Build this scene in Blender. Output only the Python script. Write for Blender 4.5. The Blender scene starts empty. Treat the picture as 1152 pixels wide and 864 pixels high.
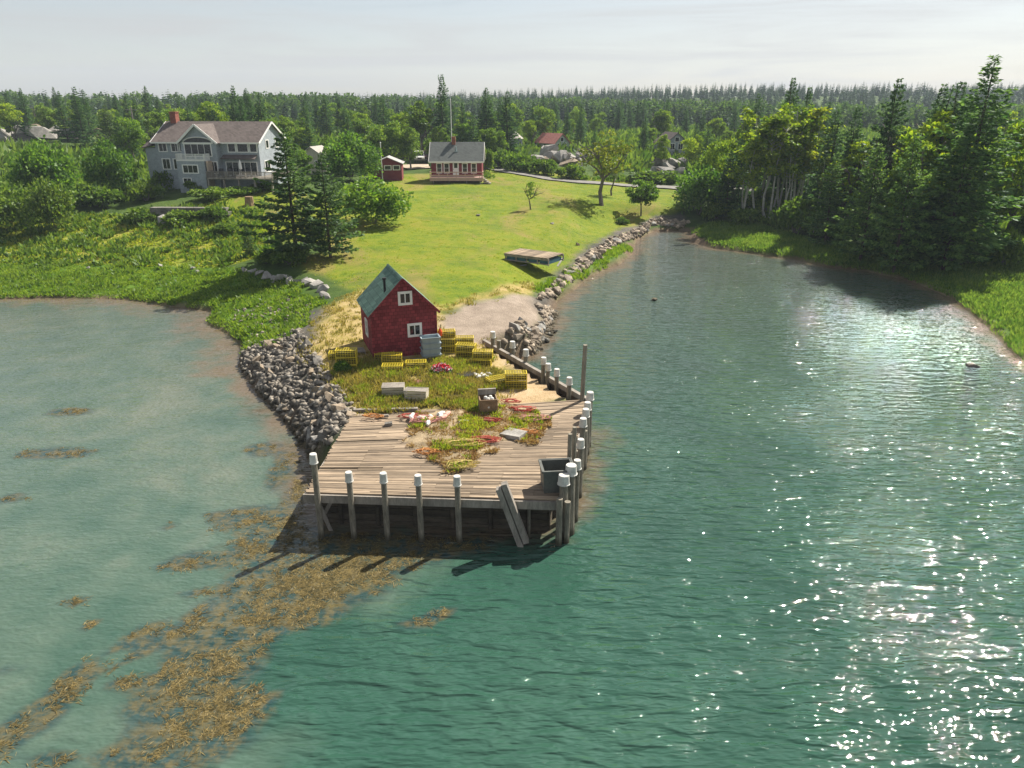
import bpy, bmesh, math, random
import numpy as np
from mathutils import Vector, Matrix
R = math.radians
rng = np.random.default_rng(7)
random.seed(7)
sc = bpy.context.scene
col = sc.collection
# ------------------------------------------------------------------ camera geometry
PITCH, FOC, CX, CY, CAMH = R(20.9), 822.0, 576.0, 432.0, 15.0
def at(px, py, z=0.0):
    """world x, y where the view ray of photo pixel (px, py) meets height z"""
    r, d = (px - CX) / FOC, (py - CY) / FOC
    y = math.cos(PITCH) - d * math.sin(PITCH)
    zz = -math.sin(PITCH) - d * math.cos(PITCH)
    t = (z - CAMH) / zz
    return np.array([r * t, y * t])
def at_y(px, py, y):
    r, d = (px - CX) / FOC, (py - CY) / FOC
    t = y / (math.cos(PITCH) - d * math.sin(PITCH))
    return r * t, CAMH + t * (-math.sin(PITCH) - d * math.cos(PITCH))
def pix(x, y, z):
    f = y * math.cos(PITCH) + (CAMH - z) * math.sin(PITCH)
    u = y * math.sin(PITCH) - (CAMH - z) * math.cos(PITCH)
    return CX + FOC * x / f, CY - FOC * u / f
def height_for(x, y, py):
    lo, hi = -5.0, 60.0
    for _ in range(50):
        m = (lo + hi) / 2
        if pix(x, y, m)[1] > py: lo = m
        else: hi = m
    return lo
# ------------------------------------------------------------------ small value noise
_perm = rng.random((64, 64))
def vnoise(x, y):
    x = np.asarray(x, float); y = np.asarray(y, float)
    xi = np.floor(x).astype(int); yi = np.floor(y).astype(int)
    fx = x - xi; fy = y - yi
    fx = fx * fx * (3 - 2 * fx); fy = fy * fy * (3 - 2 * fy)
    g = lambda a, b: _perm[a % 64, b % 64]
    return (g(xi, yi) * (1 - fx) + g(xi + 1, yi) * fx) * (1 - fy) + (g(xi, yi + 1) * (1 - fx) + g(xi + 1, yi + 1) * fx) * fy
def fbm(x, y, o=4):
    s = 0; a = .5
    for i in range(o):
        s = s + a * vnoise(x * 2 ** i + 17 * i, y * 2 ** i + 5 * i); a *= .5
    return s
# ------------------------------------------------------------------ polygons
def inside(P, x, y):
    P = np.asarray(P); r = np.zeros(np.shape(x), bool); j = len(P) - 1
    for i in range(len(P)):
        a, b = P[i], P[j]
        c = ((a[1] > y) != (b[1] > y)) & (x < (b[0] - a[0]) * (y - a[1]) / (b[1] - a[1] + 1e-12) + a[0])
        r ^= c; j = i
    return r
def segdist(P, x, y, closed=True):
    P = np.asarray(P, float); out = []
    n = len(P) if closed else len(P) - 1
    for i in range(n):
        a, b = P[i], P[(i + 1) % len(P)]
        d = b - a; L = d @ d + 1e-12
        t = np.clip(((x - a[0]) * d[0] + (y - a[1]) * d[1]) / L, 0, 1)
        out.append(np.hypot(x - a[0] - t * d[0], y - a[1] - t * d[1]))
    return np.array(out)
def sdist(P, x, y):
    d = segdist(P, x, y).min(0)
    return np.where(inside(P, x, y), d, -d)
# ------------------------------------------------------------------ dock outline (deck level 1.75)
FL, FR = np.array([-7.5, 23.62]), np.array([1.62, 23.05])
BL, BR = np.array([-7.28, 30.75]), np.array([3.62, 32.5])
DG = np.array([-1.7, 41.8])
DECK = 1.75
# ------------------------------------------------------------------ shoreline, water side polygon
shore_px = [(0,337,.1),(60,335,.1),(140,337,.1),(197,346,.1),(240,351,.12),(231,364,.14),(250,372,.16),(272,388,.3),(268,412,.42),
            (288,442,.48),(312,463,.48),(330,487,.5),(346,508,.6)]
SH = []; SK = []
for a, b, k in shore_px:
    SH.append(at(a, b)); SK.append(k)
for p, k in [((-7.35, 25.4), 2.5), ((-6.6, 24.5), 3), ((1.0, 24.1), 3), ((2.35, 26.5), 3), ((3.45, 32.35), 6), ((-1.62, 41.72), 6)]:
    SH.append(np.array(p)); SK.append(k)
for a, b, k in [(601,398,.7),(618,370,.6),(625,347,.5),(628,338,.22),(645,328,.2),(657,317,.25),(671,308,.2),(696,299,.18),(713,285,.2),(716,270,.2),(735,261,.12),
                (778,260,.12),(776,272,.15),(800,279,.2),(846,285,.2),(889,291,.2),(935,301,.25),(971,305,.25),(1014,314,.2),(1035,321,.15),(1070,336,.12),(1092,352,.12),(1110,368,.12),(1130,390,.12),(1160,414,.12),(1300,500,.1)]:
    SH.append(at(a, b)); SK.append(k)
SH = [np.array([-300., 62.]), np.array([-90., 60.])] + SH + [np.array([40., 10.]), np.array([70., -250.]), np.array([-300., -250.])]
SK = [.1, .1] + SK + [.1, .1, .1]
SH = np.array(SH); SK = np.array(SK)
def shore(x, y):
    """signed distance to the water line (positive on land) and local bank steepness"""
    D = segdist(SH, x, y)
    d = D.min(0)
    kk = (SK + np.roll(SK, -1)) / 2
    w = 1 / (D + .25) ** 4
    k = (w * kk.reshape((-1,) + (1,) * (D.ndim - 1))).sum(0) / w.sum(0)
    return np.where(inside(SH, x, y), -d, d), k
# ------------------------------------------------------------------ terrain
ctrl = [(0,320,.5),(120,320,.5),(200,328,.55),(0,290,1.0),(120,290,1.0),(220,300,1.0),(0,260,2.0),(120,260,2.2),(240,265,2.4),(0,230,3.4),(120,232,3.6),(240,230,4.2),(300,215,4.9),
 (175,212,4.8),(300,290,2.1),(340,290,2.4),(370,290,2.4),(400,250,3.2),(460,212,4.0),(515,208,4.0),(437,203,4.2),(600,235,3.0),(680,228,2.9),(720,241,2.4),(560,270,2.5),(600,297,1.9),
 (500,300,2.3),(450,340,2.15),(420,403,1.95),(490,398,1.95),(380,370,2.0),(400,440,1.78),(520,450,1.74),(600,430,1.72),(650,452,1.7),(420,468,1.72),(560,360,1.7),(640,300,1.7),(700,262,1.7),(750,246,1.5),(770,208,3.0),
 (650,203,3.6),(570,195,4.3),(470,187,4.7),(800,255,1.0),(870,270,.8),(950,285,.8),(900,245,1.5),(1000,285,1.0),(1060,300,.8),(1130,300,1.0),(1140,340,.5),(1110,280,1.6),(850,235,1.8)]
cp = []
for a, b, z in ctrl:
    p = at(a, b, z); cp.append((p[0], p[1], z))
cp += [(-120,70,3.5),(-160,110,6),(-110,150,8),(-60,150,6.5),(0,150,5.0),(60,150,4.5),(130,150,5),(120,90,3),(90,60,2.),(180,150,6),(-8,28,1.7),(0,28,1.7),(60,40,1.0),(-200,180,10),(200,190,6),(0,190,5),(-100,190,9),(100,190,5)]
cp = np.array(cp, float)
def _tps(r2): return np.where(r2 > 1e-9, r2 * np.log(r2 + 1e-12), 0)
_n = len(cp)
_A = np.zeros((_n + 3, _n + 3))
_r2 = ((cp[:, None, :2] - cp[None, :, :2]) ** 2).sum(2)
_A[:_n, :_n] = _tps(_r2) + np.eye(_n) * 15.0
_A[:_n, _n] = 1; _A[:_n, _n + 1:] = cp[:, :2]; _A[_n, :_n] = 1; _A[_n + 1:, :_n] = cp[:, :2].T
_w = np.linalg.solve(_A, np.concatenate([cp[:, 2], [0, 0, 0]]))
def _near(x, y):
    s = _w[_n] + _w[_n + 1] * x + _w[_n + 2] * y
    for i in range(_n):
        s = s + _w[i] * _tps((x - cp[i, 0]) ** 2 + (y - cp[i, 1]) ** 2)
    return np.clip(s, .4, 13)
def _far(x, y):
    sx = 1 / (1 + np.exp(-(x + 10) / 70))
    return 5 + 4 * (1 - sx) + (2.0 + 14.5 * sx) * np.exp(-((y - 600) / 170) ** 2) + 2.0 * (1 - sx) * np.exp(-((y - 330) / 90) ** 2)
DK = np.array([FL, FR, BR, BL])
def terrain(x, y):
    x = np.asarray(x, float); y = np.asarray(y, float)
    b = np.clip((y - 140) / 60, 0, 1); b = b * b * (3 - 2 * b)
    h = _near(x, np.minimum(y, 195)) * (1 - b) + _far(x, y) * b
    h = h + (fbm(x * .13, y * .13) - .47) * .5 * np.clip((h - 1.9) / 1.2, 0, 1) + (fbm(x * .7 + 9, y * .7) - .47) * .14 * np.clip((h - 1.8) / .4, .12, 1)
    d, k = shore(x, y)
    ramp = .3 * np.clip(d / .6, 0, 1) + k * np.maximum(d, 0) + np.maximum(d - 6, 0) * .3
    land = h - np.log1p(np.exp(np.clip((h - ramp) * 5, -40, 40))) / 5     # soft minimum
    land = np.where(ramp > h + 3, h, land)
    dd = sdist(DK, x, y)
    land = np.where(dd > .35, np.minimum(land, 1.5), land)
    return np.where(d > 0, np.maximum(land, .02), np.maximum(-2.5, .28 * d - .12))
def T(x, y): return float(terrain(np.array([x]), np.array([y]))[0])
def ground(px, py):
    """world point where the view ray of a photo pixel meets the terrain"""
    ts = np.concatenate([np.linspace(60, 0, 1)])
    r, d = (px - CX) / FOC, (py - CY) / FOC
    yy = math.cos(PITCH) - d * math.sin(PITCH); zz = -math.sin(PITCH) - d * math.cos(PITCH)
    t = np.linspace(12, 420, 3000)
    z = CAMH + zz * t; h = terrain(r * t, yy * t)
    i = int(np.argmax(z < h)) or len(t) - 1
    tt = t[i]
    return np.array([r * tt, yy * tt, float(h[i])])
def gpoly(pts): return np.array([ground(a, b)[:2] for a, b in pts])
# ------------------------------------------------------------------ mesh helpers
def np_mesh(name, V, F, uniform=4):
    me = bpy.data.meshes.new(name)
    V = np.asarray(V, np.float32); F = np.asarray(F, np.int32)
    me.vertices.add(len(V)); me.vertices.foreach_set('co', V.ravel())
    me.loops.add(F.size); me.loops.foreach_set('vertex_index', F.ravel())
    me.polygons.add(len(F)); me.polygons.foreach_set('loop_start', np.arange(0, F.size, uniform, dtype=np.int32))
    me.polygons.foreach_set('loop_total', np.full(len(F), uniform, np.int32))
    me.update(calc_edges=True)
    return me
def link(name, me, mat=None, parent=None):
    o = bpy.data.objects.new(name, me); col.objects.link(o)
    if mat is not None and not me.materials: me.materials.append(mat)
    if parent is not None: o.parent = parent
    return o
class MB:
    """collects boxes, tubes and plates into one mesh"""
    def __init__(s): s.v = []; s.f = []
    def add(s, vs, fs):
        b = len(s.v); s.v += [tuple(map(float, v)) for v in vs]; s.f += [tuple(i + b for i in f) for f in fs]; return s
    def box(s, x0, y0, z0, x1, y1, z1):
        vs = [(x, y, z) for z in (z0, z1) for y in (y0, y1) for x in (x0, x1)]
        return s.add(vs, [(0,2,3,1),(4,5,7,6),(0,1,5,4),(2,6,7,3),(0,4,6,2),(1,3,7,5)])
    def bar(s, a, b, w, h=None, up=(0, 0, 1)):
        h = h or w; a = Vector(a); b = Vector(b); d = (b - a).normalized(); u = Vector(up)
        if abs(d.dot(u)) > .98: u = Vector((1, 0, 0))
        r = d.cross(u).normalized() * (w / 2); u2 = r.cross(d).normalized() * (h / 2)
        vs = [p + i * r + j * u2 for p in (a, b) for i, j in ((-1, -1), (1, -1), (1, 1), (-1, 1))]
        return s.add(vs, [(3,2,1,0),(4,5,6,7),(0,1,5,4),(1,2,6,5),(2,3,7,6),(3,0,4,7)])
    def tube(s, pts, rad, n=8, cap=True):
        pts = [Vector(p) for p in pts]; rad = rad if hasattr(rad, '__len__') else [rad] * len(pts)
        rings = []
        for i, p in enumerate(pts):
            d = (pts[min(i + 1, len(pts) - 1)] - pts[max(i - 1, 0)]).normalized()
            u = Vector((0, 0, 1)) if abs(d.z) < .9 else Vector((1, 0, 0))
            r = d.cross(u).normalized(); w = d.cross(r).normalized()
            rings.append([p + (r * math.cos(t) + w * math.sin(t)) * rad[i] for t in (2 * math.pi * j / n for j in range(n))])
        vs = [q for r in rings for q in r]; fs = []
        for i in range(len(pts) - 1):
            for j in range(n):
                fs.append((i * n + j, (i + 1) * n + j, (i + 1) * n + (j + 1) % n, i * n + (j + 1) % n))
        if cap: fs += [tuple(range(n)), tuple((len(pts) - 1) * n + j for j in reversed(range(n)))]
        return s.add(vs, fs)
    def slab(s, quad, th):
        """a thick plate: quad is its upper face, anticlockwise"""
        q = [Vector(p) for p in quad]; nrm = (q[1] - q[0]).cross(q[-1] - q[0]).normalized() * th; n = len(q)
        vs = q + [p - nrm for p in q]
        return s.add(vs, [tuple(range(n)), tuple(range(2 * n - 1, n - 1, -1))] + [(i, i + n, (i + 1) % n + n, (i + 1) % n) for i in range(n)])
    def mesh(s, name):
        me = bpy.data.meshes.new(name); me.from_pydata(s.v, [], s.f)
        bm = bmesh.new(); bm.from_mesh(me); bmesh.ops.recalc_face_normals(bm, faces=bm.faces); bm.to_mesh(me); bm.free()
        return me
    def build(s, name, mat, parent=None, label=None):
        o = link(name, s.mesh(name), mat, parent)
        if label: o['label'] = label
        return o
def thing(name, label, cat, loc=(0, 0, 0), rz=0, group=None):
    o = bpy.data.objects.new(name, None); col.objects.link(o); o.empty_display_size = .3
    o.location = loc; o.rotation_euler = (0, 0, rz); o['label'] = label; o['category'] = cat
    if group: o['group'] = group
    return o
def tag(o, label, cat, group=None):
    o['label'] = label; o['category'] = cat
    if group: o['group'] = group
    return o
def setting(name, me, mat, kind='structure'):
    o = link(name, me, mat); o['kind'] = kind; return o
def children_of(r): return [o for o in col.objects if o.parent == r]
def copy_thing(root, kids, loc, rz, label, group=None, scale=None):
    """kids: [(part, [sub-parts])]"""
    r = root.copy(); col.objects.link(r); r.location = loc; r.rotation_euler = (0, 0, rz); r['label'] = label
    if scale is not None: r.scale = scale
    if group: r['group'] = group
    for k, subs in kids:
        c = k.copy(); col.objects.link(c); c.parent = r
        for q in subs:
            d = q.copy(); col.objects.link(d); d.parent = c
    return r
# ------------------------------------------------------------------ materials
class G:
    def __init__(s, name):
        s.m = bpy.data.materials.new(name); s.m.use_nodes = True; s.t = s.m.node_tree; s.t.nodes.clear()
        s.out = s.t.nodes.new('ShaderNodeOutputMaterial')
    def n(s, typ, ins=None, **at_):
        x = s.t.nodes.new('ShaderNode' + typ)
        for k, v in at_.items(): setattr(x, k, v)
        for k, v in (ins or {}).items(): s.set(x.inputs[k], v)
        return x
    def set(s, sock, v):
        if isinstance(v, bpy.types.NodeSocket): s.t.links.new(v, sock)
        elif isinstance(v, bpy.types.Node): s.t.links.new(v.outputs[0], sock)
        else:
            if sock.type == 'RGBA' and len(v) == 3: v = (*v, 1)
            sock.default_value = v
    def math(s, op, a, b=0.0, c=None):
        x = s.n('Math', operation=op); s.set(x.inputs[0], a); s.set(x.inputs[1], b)
        if c is not None: s.set(x.inputs[2], c)
        return x.outputs[0]
    def mix(s, f, a, b, blend='MIX'):
        x = s.n('Mix', data_type='RGBA', blend_type=blend); s.set(x.inputs[0], f); s.set(x.inputs[6], a); s.set(x.inputs[7], b); return x.outputs[2]
    def pos(s, scale=(1, 1, 1), rot=(0, 0, 0), obj=False):
        c = s.n('TexCoord').outputs['Object'] if obj else s.n('NewGeometry').outputs['Position']
        return s.n('Mapping', {'Vector': c, 'Scale': scale, 'Rotation': rot}).outputs[0]
    def noise(s, vec, scale, detail=4, rough=.55, dist=0):
        return s.n('TexNoise', {'Vector': vec, 'Scale': scale, 'Detail': detail, 'Roughness': rough, 'Distortion': dist}).outputs[0]
    def ramp(s, f, stops):
        x = s.n('ValToRGB', {'Fac': f}); e = x.color_ramp.elements
        while len(e) < len(stops): e.new(.5)
        for i, (p, c) in enumerate(stops): e[i].position = p; e[i].color = (*c, 1) if len(c) == 3 else c
        return x.outputs[0]
    def sat(s, f, lo, hi):
        return s.n('MapRange', {0: f, 1: lo, 2: hi, 3: 0., 4: 1.}, interpolation_type='SMOOTHSTEP').outputs[0]
    def bump(s, h, strength=.5, dist=.05):
        return s.n('Bump', {'Height': h, 'Strength': strength, 'Distance': dist}).outputs[0]
    def end(s, color, rough=.8, normal=None, spec=.3, metal=0.):
        p = s.n('BsdfPrincipled', {'Base Color': color, 'Roughness': rough, 'Metallic': metal, 'Specular IOR Level': spec})
        if normal is not None: s.set(p.inputs['Normal'], normal)
        s.t.links.new(p.outputs[0], s.out.inputs['Surface']); return s.m
def plain(name, c, rough=.7, var=.25, scale=3.0, bump=.15, stretch=(1, 1, 1), island=.0, spec=.3, metal=0., c2=None, obj=True, tide=False):
    """worn surface: two tones, large blotches, fine grain, optional difference from piece to piece"""
    g = G(name); v = g.pos(stretch, obj=obj)
    n1 = g.noise(v, scale, 5, .6); n2 = g.noise(v, scale * 7, 3, .6)
    f = g.sat(g.math('ADD', g.math('MULTIPLY', n1, .65), g.math('MULTIPLY', n2, .35)), .3, .7)
    lo = tuple(x * (1 - var) for x in c); hi = c2 or tuple(min(1, x * (1 + var)) for x in c)
    cc = g.mix(f, lo, hi)
    if island:
        r = g.n('NewGeometry').outputs['Random Per Island']
        m = g.math('ADD', g.math('MULTIPLY', r, 2 * island), 1 - island)
        cc = g.mix(1., cc, g.n('CombineColor', {0: m, 1: m, 2: m}).outputs[0], 'MULTIPLY')
    if tide:
        zz = g.n('SeparateXYZ', {0: g.n('NewGeometry').outputs['Position']}).outputs[2]
        cc = g.mix(g.math('MULTIPLY', g.math('SUBTRACT', 1.0, g.sat(g.math('ADD', zz, g.math('MULTIPLY', g.math('SUBTRACT', n1, .5), .5)), .1, .5)), .8), cc, (.035, .03, .012))
    return g.end(cc, rough, g.bump(n2, bump, .03), spec, metal)
def foliage(name, c1, c2, trans=.4, scale=.8, tip=None):
    g = G(name); v = g.pos()
    n = g.noise(v, scale, 3, .6)
    r = g.n('NewGeometry').outputs['Random Per Island']
    f = g.sat(g.math('ADD', g.math('MULTIPLY', n, .6), g.math('MULTIPLY', r, .4)), .3, .72)
    c = g.mix(f, c1, c2)
    c = g.mix(1., c, g.n('ObjectInfo').outputs['Color'], 'MULTIPLY')
    a = g.n('BsdfDiffuse', {'Color': c}); b = g.n('BsdfTranslucent', {'Color': g.mix(1., c, (1.25, 1.3, .7), 'MULTIPLY')})
    gl = g.n('BsdfGlossy', {'Color': (.5, .55, .55), 'Roughness': .5})
    m = g.n('MixShader', {0: trans, 1: a, 2: b}); m2 = g.n('MixShader', {0: .035, 1: m, 2: gl})
    g.t.links.new(m2.outputs[0], g.out.inputs['Surface']); return g.m
# ------------------------------------------------------------------ render, camera, sky, sun
SUN_EL, SUN_AZ = R(46), R(43)          # azimuth measured from +Y towards +X
sc.render.engine = 'CYCLES'
sc.cycles.use_denoising = True
sc.cycles.max_bounces = 6; sc.cycles.transparent_max_bounces = 6; sc.cycles.volume_bounces = 0
sc.cycles.sample_clamp_indirect = 6
sc.view_settings.view_transform = 'Standard'; sc.view_settings.look = 'None'; sc.view_settings.gamma = 1
sc.view_settings.use_curve_mapping = False
sc.view_settings.exposure = 1.08
cam = bpy.data.objects.new('camera', bpy.data.cameras.new('camera')); col.objects.link(cam)
cam.location = (0, 0, CAMH); cam.rotation_euler = (R(90) - PITCH, 0, 0)
cam.data.sensor_width = 36; cam.data.lens = 36 * FOC / 1152; cam.data.clip_end = 20000
sc.camera = cam
sun = bpy.data.objects.new('sun', bpy.data.lights.new('sun', 'SUN')); col.objects.link(sun)
sun.data.energy = 4.7; sun.data.angle = R(.5); sun.data.color = (1, .93, .82)
sd = Vector((math.sin(SUN_AZ) * math.cos(SUN_EL), math.cos(SUN_AZ) * math.cos(SUN_EL), math.sin(SUN_EL)))
sun.rotation_euler = sd.to_track_quat('Z', 'Y').to_euler(); sun.location = sd * 100
w = bpy.data.worlds.new('World'); sc.world = w; w.use_nodes = True
t = w.node_tree; t.nodes.clear()
N = lambda k: t.nodes.new('ShaderNode' + k)
sky = N('TexSky'); sky.sky_type = 'NISHITA'; sky.sun_disc = False; sky.sun_elevation = SUN_EL; sky.sun_rotation = SUN_AZ
sky.air_density = 1.0; sky.dust_density = 1.0; sky.ozone_density = 1.0; sky.altitude = 10
bw = N('RGBToBW'); t.links.new(sky.outputs[0], bw.inputs[0])
tc = N('TexCoord'); mp = N('Mapping'); mp.inputs['Scale'].default_value = (1.0, 1.0, 14); t.links.new(tc.outputs['Generated'], mp.inputs[0])
nz = N('TexNoise'); nz.inputs['Scale'].default_value = 2.2; nz.inputs['Detail'].default_value = 6; nz.inputs['Roughness'].default_value = .6; nz.inputs['Distortion'].default_value = .6
t.links.new(mp.outputs[0], nz.inputs[0])
mr = N('MapRange'); mr.interpolation_type = 'SMOOTHSTEP'; mr.inputs[1].default_value = .38; mr.inputs[2].default_value = .72; mr.inputs[3].default_value = .74; mr.inputs[4].default_value = .97
t.links.new(nz.outputs[0], mr.inputs[0])
mr2 = N('MapRange'); mr2.inputs[1].default_value = .3; mr2.inputs[2].default_value = .75; mr2.inputs[3].default_value = .76; mr2.inputs[4].default_value = 1.16
t.links.new(nz.outputs[0], mr2.inputs[0])
mul = N('Math'); mul.operation = 'MULTIPLY'; pw = N('Math'); pw.operation = 'POWER'; pw.inputs[1].default_value = .3; t.links.new(bw.outputs[0], pw.inputs[0]); ml = N('Math'); ml.operation = 'MULTIPLY'; ml.inputs[1].default_value = 1.5; t.links.new(pw.outputs[0], ml.inputs[0]); t.links.new(ml.outputs[0], mul.inputs[0]); t.links.new(mr2.outputs[0], mul.inputs[1])
cl = N('Mix'); cl.data_type = 'RGBA'; t.links.new(mul.outputs[0], cl.inputs[7]); t.links.new(sky.outputs[0], cl.inputs[6]); t.links.new(mr.outputs[0], cl.inputs[0])
bg = N('Background'); bg.inputs[1].default_value = .108; t.links.new(cl.outputs[2], bg.inputs[0])
wo = N('OutputWorld'); t.links.new(bg.outputs[0], wo.inputs[0])
# ------------------------------------------------------------------ ground sheet
def axis(lo, hi, step, far_lo, far_hi):
    a = list(np.arange(lo, hi + 1e-6, step)); s = step
    while a[-1] < far_hi: s *= 1.18; a.append(a[-1] + s)
    s = step
    while a[0] > far_lo: s *= 1.18; a.insert(0, a[0] - s)
    return np.array(a)
gx = axis(-52, 52, .42, -850, 850); gy = axis(20, 118, .42, -50, 1100)
X, Y = np.meshgrid(gx, gy); Z = terrain(X, Y)
ny, nx = X.shape
idx = np.arange(ny * nx).reshape(ny, nx)
quads = np.stack([idx[:-1, :-1], idx[:-1, 1:], idx[1:, 1:], idx[1:, :-1]], -1).reshape(-1, 4)
gme = np_mesh('ground', np.stack([X, Y, Z], -1).reshape(-1, 3), quads)
zones_px = dict(
 lawn=[(235,228),(300,213),(380,222),(455,196),(560,188),(775,212),(768,236),(700,262),(655,292),(615,312),(590,335),(500,350),(420,345),(380,318),(318,292),(390,282),(290,262),(240,245)],
 meadow=[(-250,300),(-250,225),(0,236),(150,243),(240,228),(295,240),(318,282),(250,300),(150,300),(0,298)],
 marsh=[(-250,345),(-250,296),(0,296),(150,296),(250,300),(330,318),(362,342),(330,380),(300,392),(262,400),(220,368),(235,352),(140,340),(0,340)],
 bank=[(775,262),(800,250),(850,252),(930,275),(1010,290),(1060,300),(1130,298),(1300,300),(1300,505),(1160,418),(1035,325),(935,308),(800,284)],
 tongue=[(604,330),(640,322),(660,312),(690,292),(716,284),(700,276),(650,300),(612,318)],
 dry=[(408,325),(365,345),(330,400),(375,445),(400,470),(585,455),(560,392),(500,388),(500,372),(505,352),(540,338),(596,332),(600,318),(500,345),(430,330)],
 gravel=[(497,356),(525,342),(560,337),(600,334),(622,350),(608,372),(575,386),(540,388),(510,382),(498,368)],
 dirt=[(535,388),(548,382),(600,408),(690,452),(690,480),(560,480),(565,452),(560,440),(585,418),(560,400)],
 riprapa=[(268,388),(325,368),(352,345),(365,350),(345,400),(385,440),(400,466),(380,505),(345,512),(262,420)],
 riprapb=[(560,385),(603,402),(632,345),(617,330),(650,302),(690,272),(735,252),(775,250),(770,238),(735,243),(695,258),(650,288),(605,325),(600,345),(610,362),(585,385)],
 mud=[(700,285),(712,270),(735,256),(782,256),(800,284),(760,292)])
zones = {k: gpoly(v) for k, v in zones_px.items()}
wob = (fbm(X * .5, Y * .5) - .47) * 2.2
def zone(k, soft=.8): return np.clip(sdist(zones[k], X, Y) / soft + wob * .8 + .5, 0, 1)
Zm = {k: zone(k) for k in zones}
def attr(me, name, chans):
    a = me.color_attributes.new(name, 'FLOAT_COLOR', 'POINT')
    d = np.ones((len(me.vertices), 4), np.float32)
    for i, c in enumerate(chans): d[:, i] = np.asarray(c).ravel()
    a.data.foreach_set('color', d.ravel())
dS, kS = shore(X, Y)
wet = np.clip(1 - dS / .9 + wob * .3, 0, 1) * (dS > -3)
attr(gme, 'zone_a', [Zm['lawn'], Zm['meadow'], np.maximum.reduce([Zm['marsh'], Zm['bank'], Zm['tongue']]), Zm['dry']])
attr(gme, 'zone_b', [Zm['gravel'], Zm['dirt'], np.maximum(Zm['mud'], wet), np.maximum(Zm['riprapa'], Zm['riprapb'])])
g = G('ground')
v = g.pos()
A = g.n('Attribute', attribute_name='zone_a'); B = g.n('Attribute', attribute_name='zone_b')
sa = g.n('SeparateColor', {0: A.outputs['Color']}).outputs; sb = g.n('SeparateColor', {0: B.outputs['Color']}).outputs
n1 = g.noise(v, .16, 5, .6, .4); n2 = g.noise(v, .9, 5, .65); n3 = g.noise(v, 5.5, 4, .65); n4 = g.noise(v, 22, 3, .6)
blend = g.math('ADD', g.math('MULTIPLY', n1, .5), g.math('MULTIPLY', n2, .5))
fine = g.math('ADD', g.math('MULTIPLY', n3, .55), g.math('MULTIPLY', n4, .45))
mixn = g.math('ADD', g.math('MULTIPLY', blend, .6), g.math('MULTIPLY', fine, .4))
c = g.ramp(mixn, [(.35, (.022, .045, .012)), (.5, (.05, .09, .016)), (.65, (.10, .14, .028))])
lawn = g.ramp(mixn, [(.36, (.045, .09, .006)), (.44, (.092, .147, .008)), (.5, (.145, .19, .010)), (.57, (.195, .20, .018)), (.66, (.235, .18, .05))])
dp = g.sat(g.noise(g.pos((1, .55, 1)), .10, 6, .7, .8), .50, .66); lawn = g.mix(g.math('MULTIPLY', dp, .75), lawn, (.23, .175, .06)); dq = g.sat(g.noise(g.pos((.6, 1, 1), (0, 0, .6)), .16, 6, .7, .5), .52, .66); lawn = g.mix(g.math('MULTIPLY', dq, .55), lawn, (.075, .125, .014))
meadow = g.ramp(mixn, [(.35, (.06, .11, .014)), (.45, (.15, .20, .018)), (.52, (.27, .28, .03)), (.62, (.28, .22, .08))])
marsh = g.ramp(mixn, [(.35, (.03, .055, .014)), (.47, (.065, .14, .014)), (.57, (.11, .19, .02)), (.68, (.16, .15, .05))])
dry = g.ramp(mixn, [(.36, (.08, .13, .018)), (.44, (.20, .19, .04)), (.5, (.33, .25, .09)), (.57, (.40, .31, .16)), (.66, (.46, .39, .27))])
grav = g.ramp(g.math('ADD', g.math('MULTIPLY', n4, .6), g.math('MULTIPLY', n2, .4)), [(.33, (.13, .105, .08)), (.5, (.26, .21, .165)), (.65, (.38, .32, .26))])
dirt = g.ramp(g.math('ADD', g.math('MULTIPLY', n4, .5), g.math('MULTIPLY', n2, .5)), [(.33, (.20, .13, .06)), (.5, (.40, .29, .16)), (.66, (.54, .43, .29))])
mud = g.ramp(mixn, [(.38, (.05, .035, .02)), (.5, (.14, .10, .065)), (.62, (.25, .19, .13))])
rock = g.ramp(mixn, [(.38, (.03, .03, .028)), (.5, (.09, .085, .075)), (.62, (.17, .15, .12))])
c = g.mix(sa[0], c, lawn); c = g.mix(sa[1], c, meadow); c = g.mix(sa[2], c, marsh)
c = g.mix(A.outputs['Alpha'], c, dry); c = g.mix(sb[1], c, dirt); c = g.mix(sb[0], c, grav); c = g.mix(B.outputs['Alpha'], c, rock); c = g.mix(sb[2], c, mud)
m_ground = g.end(c, .95, g.bump(g.math('ADD', g.math('MULTIPLY', n3, .6), g.math('MULTIPLY', n4, .3)), .6, .16), .15)
ground_ob = setting('ground', gme, m_ground); gme.shade_smooth()
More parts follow.
